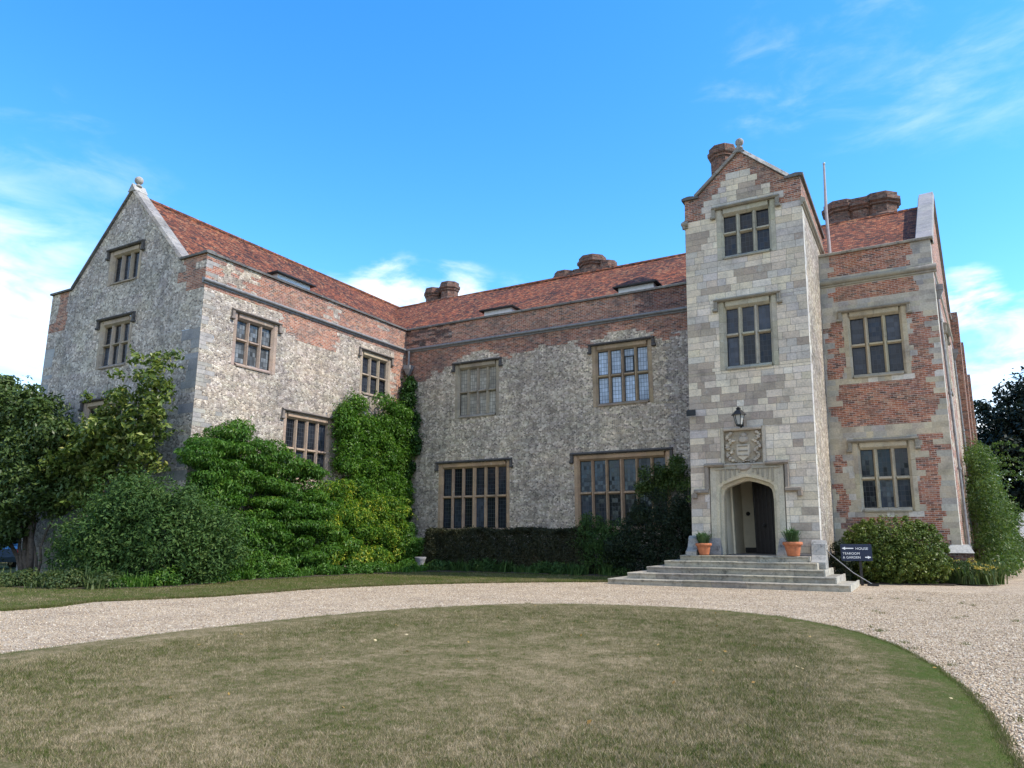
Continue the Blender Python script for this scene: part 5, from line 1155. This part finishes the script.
def f_j(lf):
    B = [(-12.0,28.9,.9,1.0,.8,1.0), (-12.5,29.2,1.6,.8,.7,.8), (-11.2,29.0,1.1,.8,.7,1.0)]
    mass(lf, B, 70, .16, .34, 15000, .10, .04, 1.2, offwall_m, up=.7); sprigs(lf, B, 420, .4, .09, .03, offwall_m, 1.2)
plant('shrub', (-12.0, 29.0, .05), 'feathery mid green shrub between the hedge and the black yew', 'shrub', 'dark', f_j, [((-12,29,.03), [(-12.4,29.1,1.8), (-11.4,29,1.6)], .05)])
def f_k(lf):
    B = [(-9.4,28.5,1.3,1.55,1.1,1.5), (-9.2,28.7,2.2,1.3,1.0,1.1), (-8.1,28.0,1.4,.9,.9,1.5), (-10.4,28.3,.9,1.0,.9,1.0), (-8.0,28.2,2.6,.7,.7,.7)]
    mass(lf, B, 130, .18, .38, 32000, .10, .04, 1, lambda P: offwall_m(P) & (P[:, 0] < TX0-.05)); sprigs(lf, B, 500, .3, .08, .03, lambda P: offwall_m(P) & (P[:, 0] < TX0-.05), .8)
plant('yew_bush', (-9.2, 28.5, .05), 'nearly black rounded yew bush left of the porch steps', 'bush', 'yew', f_k, [((-9.2,28.5,.03), [(-9.8,28.4,2.2), (-8.6,28.3,2.4)], .08)])
def f_l(lf):
    B = []
    for k in range(40):
        t = lg.uniform(0, 1); x = -10.6 + 3.1*t; z = 3.2 + lg.uniform(0, 1)*(1.1+.8*t); B.append((x, lg.uniform(30.2, 30.75) if x < -8.6 else lg.uniform(28.5, 30.6), z, .36, .28, .3))
    B += [(-7.4,27.6,4.2,.25,.3,.3), (-7.45,27.3,3.6,.22,.3,.22), (-7.3,26.6,3.4,.2,.3,.18), (-7.3,26.2,2.9,.18,.25,.15)]
    lf.add(B, 8200, .105, .055, up=.5, shell=.4, keep=lambda P: (P[:, 1] < YM-.03) & (P[:, 0] < TX0-.02), droop=.3)
ro = plant('climbing_rose', (-8.8, 30.4, .05), 'climbing rose with a few white blooms beside the tower', 'rose', 'climb', f_l, [((-8.6,30.5,.03), [(-10.3,30.5,4.2), (-8.8,30.5,4.8), (-7.5,28.6,4.4), (-7.45,26.6,3.6)], .035)])
flowers([(-7.95,28.2,4.55)], .10, 'bloom', 'petal', ro); flowers([(-7.55,26.5,4.45)], .10, 'bloom', 'petal', ro); flowers([(-10.0,30.1,4.1)], .09, 'bloom', 'petal', ro)
# m: clipped box bush right of the steps
def f_m(lf):
    B = [(-1.1,28.85,1.1,1.62,1.05,1.2), (-1.85,28.8,.95,.95,.95,1.15), (-.3,28.9,.95,.95,.95,1.15), (-1.1,28.8,.6,1.78,1.12,.8)]
    mass(lf, B, 560, .05, .11, 78000, .075, .040, 1, lambda P: (P[:, 1] < YR-.04) & (P[:, 2] > .03), up=.4); sprigs(lf, B, 160, .10, .07, .035, lambda P: (P[:, 1] < YR-.04) & (P[:, 2] > .03), .6, 5)
plant('box_bush', (-1.1, 28.85, .04), 'big rounded clipped box bush under the window right of the steps', 'bush', 'box', f_m, [((-1.1,28.85,.03), [(-1.8,28.8,1.6), (-.4,28.8,1.6), (-1.1,28.9,1.9)], .06)])
def f_s(lf): mass(lf, [(-2.62,27.9,.7,.32,.4,.75)], 26, .1, .18, 5000, .07, .035, 1, lambda P: P[:, 2] > .03)
plant('bush', (-2.6, 27.9, .04), 'small dark bush between the scroll stone and the signboard', 'bush', 'yew', f_s, [((-2.62,27.9,.03), [(-2.6,27.9,1.0)], .03)])
def f_n(lf):
    for k in range(26): tuft(lf, lg.uniform(.5, 1.9), lg.uniform(28.6, 30.0), .04, 34, lg.uniform(.45, .85), .3, .6)
    lf.add([(1.0,29.3,.4,.8,.5,.4)], 3500, .08, .035, up=.6, shell=.3, keep=lambda P: P[:, 2] > .04)
pn_ = plant('flowering_perennial', (1.1, 29.4, .04), 'loose clump of yellow flowered perennials at the corner of the bay', 'plant', 'bord', f_n, [])
lf = Leafy(lg); lf.add([(x, y, z, .12, .12, .06) for x, y, z in zip(lg.uniform(.5,1.9,26), lg.uniform(28.4,29.6,26), lg.uniform(.45,.85,26))], 230, .06, .04, up=.6, shell=.4); lf.build('blossom', L_['yflow'], pn_)
# o: creeper on the long side wall
def sideX(y): return XR + (y-YR)*(EB[0]-EA[0])/(EB[1]-EA[1])
def f_o(lf):
    B = []
    for k in range(110):
        y = lg.uniform(33.0, 44.5); hi = np.interp(y, [33.5, 36, 40, 44.5], [3.6, 5.0, 5.6, 4.6]); z = lg.uniform(.3, hi); B.append((sideX(y)+.40+lg.uniform(0,1.0)*(1.25-z/6), y, z, .5, .7, .5))
    for k in range(46):
        t = k/46; B.append((sideX(42)+.4+1.55*t*lg.uniform(.4, 1), 41.0+lg.uniform(0, 3), lg.uniform(.2, 4.4*(1-t*.45)), .55, .6, .5))
    for c in range(9):      # arching sprays
        y0 = lg.uniform(39, 44); z0 = lg.uniform(3.6, 5.6); 
        for t in np.linspace(0, 1, 10): B.append((sideX(y0)+.5+2.4*t, y0, z0+.9*math.sin(t*2.4)-1.1*t*t, .13, .13, .09))
    sx_ = lambda P: (P[:, 0] > XR+(P[:, 1]-YR)*(EB[0]-EA[0])/(EB[1]-EA[1])+.05) & (P[:, 2] > .05)
    sprigs(lf, B, 700, .8, .12, .045, sx_, .5, 9)
    lf.add(B, 50000, .13, .05, up=.4, shell=.34, keep=lambda P: (P[:, 0] > XR+(P[:, 1]-YR)*(EB[0]-EA[0])/(EB[1]-EA[1])+.05) & (P[:, 2] > .05), droop=.6)
plant('creeper', (2.2, 39, .04), 'tall tangled green creeper with arching sprays on the side wall', 'climber', 'climb', f_o, [((1.9,37,.03), [(1.9,38,4.6), (2.2,41,4.8), (2.0,35.5,3.8)], .06)])
# borders: one mass of low leaves
def border(name, pts, n, ln, mat):
    lf = Leafy(lg)
    for k in range(n):
        i = lg.integers(0, len(pts)-1); t = lg.uniform(); p = np.array(pts[i])*(1-t)+np.array(pts[i+1])*t + lg.normal(0, .25, 2)
        if lg.uniform() < .42:
            q = ln*lg.uniform(.4, 1.25)
            for _ in range(lg.integers(2, 7)): tuft(lf, p[0]+lg.normal(0, .18), p[1]+lg.normal(0, .18), .04, 22, q*lg.uniform(.7, 1.1), .2, .9)
        else:
            r = lg.uniform(.16, .42); lf.add([(p[0], p[1], r*.55, r*1.2, r, r*lg.uniform(.7, 1.2))], int(1500*r), lg.uniform(.07, .13), .05, up=.6, shell=.4, keep=lambda P: P[:, 2] > .03)
    V = np.concatenate(lf.V); o = np_mesh(name, V, np.arange(len(V)).reshape(-1, 4), L_[mat]); o['kind'] = 'stuff'; return o
border('undergrowth', [(-36,14.2), (-30,13.4), (-26,13.3), (-23.6,13.4), (-22.2,14.0)], 120, .55, 'bord')
border('undergrowth', [(-22.0,14.3), (-21.3,15.6), (-21.9,18.4), (-21.7,21), (-21.2,23.8), (-20.6,26.2), (-20.2,27.4)], 110, .42, 'wist')
border('undergrowth', [(-20,28.3), (-17,28.4), (-14.5,28.3), (-12,27.9), (-10.6,27.7)], 46, .5, 'dark')
b_ = MB(); b_.lathe(-20.7, 28.2, [(.16,.03),(.2,.08),(.14,.2),(.24,.5),(.28,.6),(.25,.62),(.2,.55)], 14, 0, (.22,.22,.23)); o_ = b_.build('garden_urn', M['coping'], None, smooth=True, loc=(-20.7, 28.2, .03)); tag(o_, 'small grey urn on the grass edge at the left end of the hedge', 'urn')

# ---- trees
def tree(name, x, y, h, rad, label, mat, n, L, W, base=.25, nb=26, lump=1.0, group=None, conif=False):
    def fill(lf):
        B = []
        for k in range(nb):
            t = lg.uniform(0, 1); a = lg.uniform(0, 2*PI); z = h*(base + (1-base)*t*.92)
            rr_ = rad*((1-t)**.75*.95+.08 if conif else math.sqrt(max(.05, 1-(2*t-.85)**2/1.35)))*lg.uniform(.35, .8)
            q = lump*lg.uniform(.75, 1.25)*rad*.34; B.append((x+rr_*math.cos(a), y+rr_*math.sin(a), z, q, q, q*.72))
        S = lumps(lg, B, nb*7, rad*.07, rad*.16, .8); lf.add(S, int(n*.75), L, W, up=.4, shell=.2); lf.add(B, int(n*.25), L, W, up=.4, shell=.35)
    o = thing(name, (x, y, 0), label, 'tree', group); lf = Leafy(lg); fill(lf); lf.build('crown', L_[mat], o)
    mb = MB(); mb.tube([(x, y, -.1), (x+.1, y, h*.3), (x, y+.1, h*.75)], [h*.032, h*.022, h*.008], 9); branches(mb, lg, (x+.1, y, h*.28), [(x+rad*.6*math.cos(a), y+rad*.6*math.sin(a), h*lg.uniform(.5,.8)) for a in lg.uniform(0, 2*PI, 6)], h*.012); mb.build('trunk', M['bark'], o, smooth=True); return o
tree('broadleaf_tree', -59, 28.5, 13.6, 4.2, 'mid green tree showing above the shrubs beyond the gable corner', 'tree', 16000, .30, .16)
tree('broadleaf_tree', -70, 24, 12.0, 5.0, 'low spreading tree at the left edge beyond the house', 'tree', 14000, .32, .17)
tree('broadleaf_tree', -66, 38, 11.0, 4.5, 'tree standing farthest back at the left behind the wing', 'tree', 9000, .34, .18)
tree('conifer', 10.6, 72, 15.5, 7.4, 'very dark spreading conifer at the right edge behind the creeper', 'conif', 85000, .42, .17, .05, 80, 1.15, None)
tree('broadleaf_tree', 9.5, 63.5, 6.0, 3.4, 'lower lighter green tree in front of the dark conifer', 'tree', 11000, .25, .12, .1)
tree('broadleaf_tree', 23, 84, 15, 7, 'broad tree right of the dark conifer', 'tree', 12000, .45, .22)
# far woodland that closes the horizon
V = []; nW = 26000
a = lg.uniform(R(20), R(340), nW); hh = np.abs(lg.normal(0, 1, nW)); dd = 190+lg.uniform(0, 45, nW); top = np.where(np.cos(a) < 0, 20, 9)+3.5*np.sin(a*17)+2.5*np.sin(a*41)+2*np.sin(a*73)  # raised on the unseen side behind the camera to darken window reflections
z = np.clip(lg.uniform(0, 1, nW)**.8*top, .2, None); Pw = np.stack([np.sin(a)*dd*1.0, np.cos(a)*dd, z], 1); Nw = np.stack([-np.sin(a), -np.cos(a), np.full(nW, .7)], 1)
V = leaves(lg, Pw, Nw, 2.6, 1.8, spread=.5); o_ = np_mesh('far_woods', V, np.arange(len(V)).reshape(-1, 4), L_['tree']); o_['kind'] = 'stuff'

# ================================================================== GRASS BLADES, PEBBLES, FALLEN LEAVES
def mat_blade(name, dry, edge):
    k = NB(name); ob = k.ob(); g = k.n('ShaderNodeNewGeometry')
    n1 = k.noise(ob, .42, 5, .6); n2 = k.noise(ob, 2.0, 5, .7); n5 = k.noise(ob, 9, 5, .75)
    f = k.math('ADD', k.math('MULTIPLY', n1, .24), k.math('ADD', k.math('MULTIPLY', n2, .30), k.math('ADD', k.math('MULTIPLY', n5, .36), k.math('MULTIPLY', k.rng(g.outputs['Random Per Island'], 0, 1, .0, 1.), .22))))
    f = k.math('ADD', k.math('MULTIPLY', k.math('SUBTRACT', f, .56), 2.7), .5)
    f = k.math('ADD', f, k.n('ShaderNodeAttribute', attribute_name='tone').outputs['Fac'])
    if edge: f = k.math('SUBTRACT', f, k.math('MULTIPLY', k.n('ShaderNodeAttribute', attribute_name='edge').outputs['Fac'], k.rng(n2, .3, .7, .18, .46)))
    f = k.math('ADD', f, dry)
    c = k.ramp(f, [(.14, (.080,.112,.018,1)), (.32, (.102,.116,.029,1)), (.46, (.152,.135,.056,1)), (.62, (.255,.202,.108,1)), (.84, (.44,.355,.22,1))])
    k.color(c); k.rough(.8); k.b.inputs['Specular IOR Level'].default_value = .15
    tr = k.n('ShaderNodeBsdfTranslucent'); k.l(c, tr.inputs['Color']); ms = k.n('ShaderNodeMixShader'); ms.inputs[0].default_value = .25; k.l(k.b.outputs[0], ms.inputs[1]); k.l(tr.outputs[0], ms.inputs[2]); k.t.links.new(ms.outputs[0], k.out.inputs[0])
    return k.m
def blades(name, P, hmin, hmax, wdt, mat, z0, edge=None):
    n = len(P); a = lg.uniform(0, 2*PI, n); t = np.stack([np.cos(a), np.sin(a)], 1)*wdt*.5; hgt = lg.uniform(hmin, hmax, n); ln = lg.normal(0, .55, (n, 2))*hgt[:, None]
    V = np.empty((n, 3, 3)); V[:, 0, :2] = P-t; V[:, 1, :2] = P+t; V[:, 0, 2] = V[:, 1, 2] = z0; V[:, 2, :2] = P+ln; V[:, 2, 2] = z0+hgt
    o = np_mesh(name, V.reshape(-1, 3), np.arange(n*3).reshape(-1, 3), mat, n_per=3); o['kind'] = 'stuff'
    if edge is not None: at = o.data.attributes.new('edge', 'FLOAT', 'POINT'); at.data.foreach_set('value', np.repeat(edge, 3).astype(np.float32))
    return o
def dome(P):
    C_ = np.array([-5.3, 7.5]); q = np.clip(edge_dist(P, LA), 0, 3); return .035 + .065*np.clip(q/1.6, 0, 1)
n = 900000; Pn = np.stack([lg.uniform(-11.2, .6, n), lg.uniform(3.0, 16.6, n)], 1); dist = np.hypot(Pn[:, 0], Pn[:, 1]); keep = lg.uniform(0, 1, n) < np.clip((6.5/dist)**1.25, .12, 1); Pn = Pn[keep]; Pn = Pn[inside(Pn, LA)]
nt_ = 60000; Ct = np.stack([lg.uniform(-11.2, .6, nt_), lg.uniform(3.0, 16.6, nt_)], 1); dt = np.hypot(*Ct.T); Ct = Ct[lg.uniform(0, 1, nt_) < np.clip((6.5/dist.max()*2/ (dt/6.5))**.9, .15, 1)]; Ct = Ct[inside(Ct, LA)]
tt = lg.normal(0, .27, len(Ct)); kb = 16; Pt = np.repeat(Ct, kb, 0) + lg.normal(0, .032, (len(Ct)*kb, 2)); tn = np.concatenate([lg.normal(0, .05, len(Pn)), np.repeat(tt, kb)]); Pn = np.concatenate([Pn, Pt])
ed_ = lush(Pn); bl = blades('grass', Pn, .014, .044, .0055, mat_blade('lawn_blades', .03, True), 0, ed_)
co = np.zeros(len(bl.data.vertices)*3, np.float32); bl.data.vertices.foreach_get('co', co); co = co.reshape(-1, 3); co[:, 2] += np.repeat(dome(Pn), 3)-.005; bl.data.vertices.foreach_set('co', co.ravel()); bl.data.update(); at = bl.data.attributes.new('tone', 'FLOAT', 'POINT'); at.data.foreach_set('value', np.repeat(tn, 3).astype(np.float32))
# ragged tufts along the cut edge of the lawn and the verge
i = lg.integers(0, len(LA), 42000); t = lg.uniform(0, 1, (42000, 1)); Pe = LA[i]*(1-t)+np.roll(LA, -1, 0)[i]*t + lg.normal(0, .035, (42000, 2)); Pe = Pe[Pe[:, 1] > 3]
blades('grass', Pe, .02, .065, .006, mat_blade('edge_blades', -.17, False), .005)
VA = np.array(VERGE[1:14]); s_ = np.linspace(0, len(VA)-1.001, 26000); i = s_.astype(int); t = (s_-i)[:, None]; Pe = VA[i]*(1-t)+VA[i+1]*t + lg.normal(0, .05, (26000, 2))
blades('grass', Pe, .03, .09, .010, mat_blade('verge_blades', -.13, False), .0)
n = 130000; Pv = np.stack([lg.uniform(-27, -9.6, n), lg.uniform(8, 28, n)], 1); Pv = Pv[inside(Pv, np.array(VERGE))]
blades('grass', Pv, .02, .06, .012, bpy.data.materials['verge_blades'], .025)
# pebbles
def pebbles(name, P, r, mat):
    n = len(P); rr_ = r*lg.uniform(.5, 1.4, (n, 1)); D = np.array([[1,0,0],[0,1,0],[-1,0,0],[0,-1,0],[0,0,1],[0,0,-1]], float); a = lg.uniform(0, 2*PI, n); c, s = np.cos(a), np.sin(a); sc = lg.uniform(.6, 1.1, (n, 3))*rr_; sc[:, 2] *= .6
    V = D[None]*sc[:, None, :] + lg.normal(0, .12, (n, 6, 3))*rr_[:, None]; x = V[..., 0]*c[:, None]-V[..., 1]*s[:, None]; y = V[..., 0]*s[:, None]+V[..., 1]*c[:, None]; V[..., 0] = x+P[:, :1]; V[..., 1] = y+P[:, 1:]; V[..., 2] += .004
    Fk = np.array([[0,1,4],[1,2,4],[2,3,4],[3,0,4],[1,0,5],[2,1,5],[3,2,5],[0,3,5]]); F = (Fk[None]+6*np.arange(n)[:, None, None]).reshape(-1, 3); o = np_mesh(name, V.reshape(-1, 3), F, mat, n_per=3); o['kind'] = 'stuff'; return o
kp = NB('pebbles'); g = kp.n('ShaderNodeNewGeometry'); kp.color(kp.ramp(g.outputs['Random Per Island'], [(0, (.13,.095,.065,1)), (.2, (.34,.25,.16,1)), (.5, (.50,.378,.245,1)), (.8, (.59,.465,.32,1)), (1, (.78,.69,.56,1))])); kp.rough(.85)
n = 330000; P1 = np.stack([lg.uniform(-2, 5.5, n), lg.uniform(4.5, 25, n)], 1); dist = np.hypot(*P1.T); P1 = P1[lg.uniform(0, 1, n) < np.clip((6/dist)**1.1, .1, 1)]; P1 = P1[~inside(P1, LA)]
n = 150000; P2 = np.stack([lg.uniform(-17.5, -2, n), lg.uniform(5, 25, n)], 1); P2 = P2[lg.uniform(0, 1, n) < .55]; P2 = P2[~inside(P2, LA) & ~inside(P2, np.array(VERGE))]; P2 = P2[(P2[:, 1] < 23.4) | (P2[:, 0] < -9.6)]
P1 = P1[(P1[:, 1] < 23.4) | (P1[:, 0] > -1.3)]
PP_ = np.concatenate([P1, P2]); PP_ = PP_ + lg.normal(0, .035, PP_.shape)
wc = np.stack([lg.uniform(-1.5, 4.5, 60), lg.uniform(6, 22, 60)], 1); wc = np.concatenate([wc, LA[lg.integers(0, len(LA), 60)]+lg.normal(0, .22, (60, 2))]); wc = wc[(~inside(wc, LA)) & (wc[:, 1] > 4)]
blades('grass', np.repeat(wc, 40, 0)+lg.normal(0, .045, (len(wc)*40, 2)), .02, .07, .008, bpy.data.materials['edge_blades'], .0)
pebbles('gravel', PP_, .0135, kp.m)
P3 = np.stack([lg.uniform(-10, .2, 70), lg.uniform(4.5, 16, 70)], 1); P3 = P3[inside(P3, LA)]; V = leaves(lg, np.column_stack([P3, dome(P3)+.02]), np.tile([0,0,1.], (len(P3), 1)), .055, .035, spread=.35)
kl = mat_leaf('fallen_leaf', [(0, (.16,.07,.02,1)), (.6, (.38,.24,.06,1)), (1, (.62,.55,.38,1))], .7, .1); o_ = np_mesh('fallen_leaves', V, np.arange(len(V)).reshape(-1, 4), kl); o_['kind'] = 'stuff'
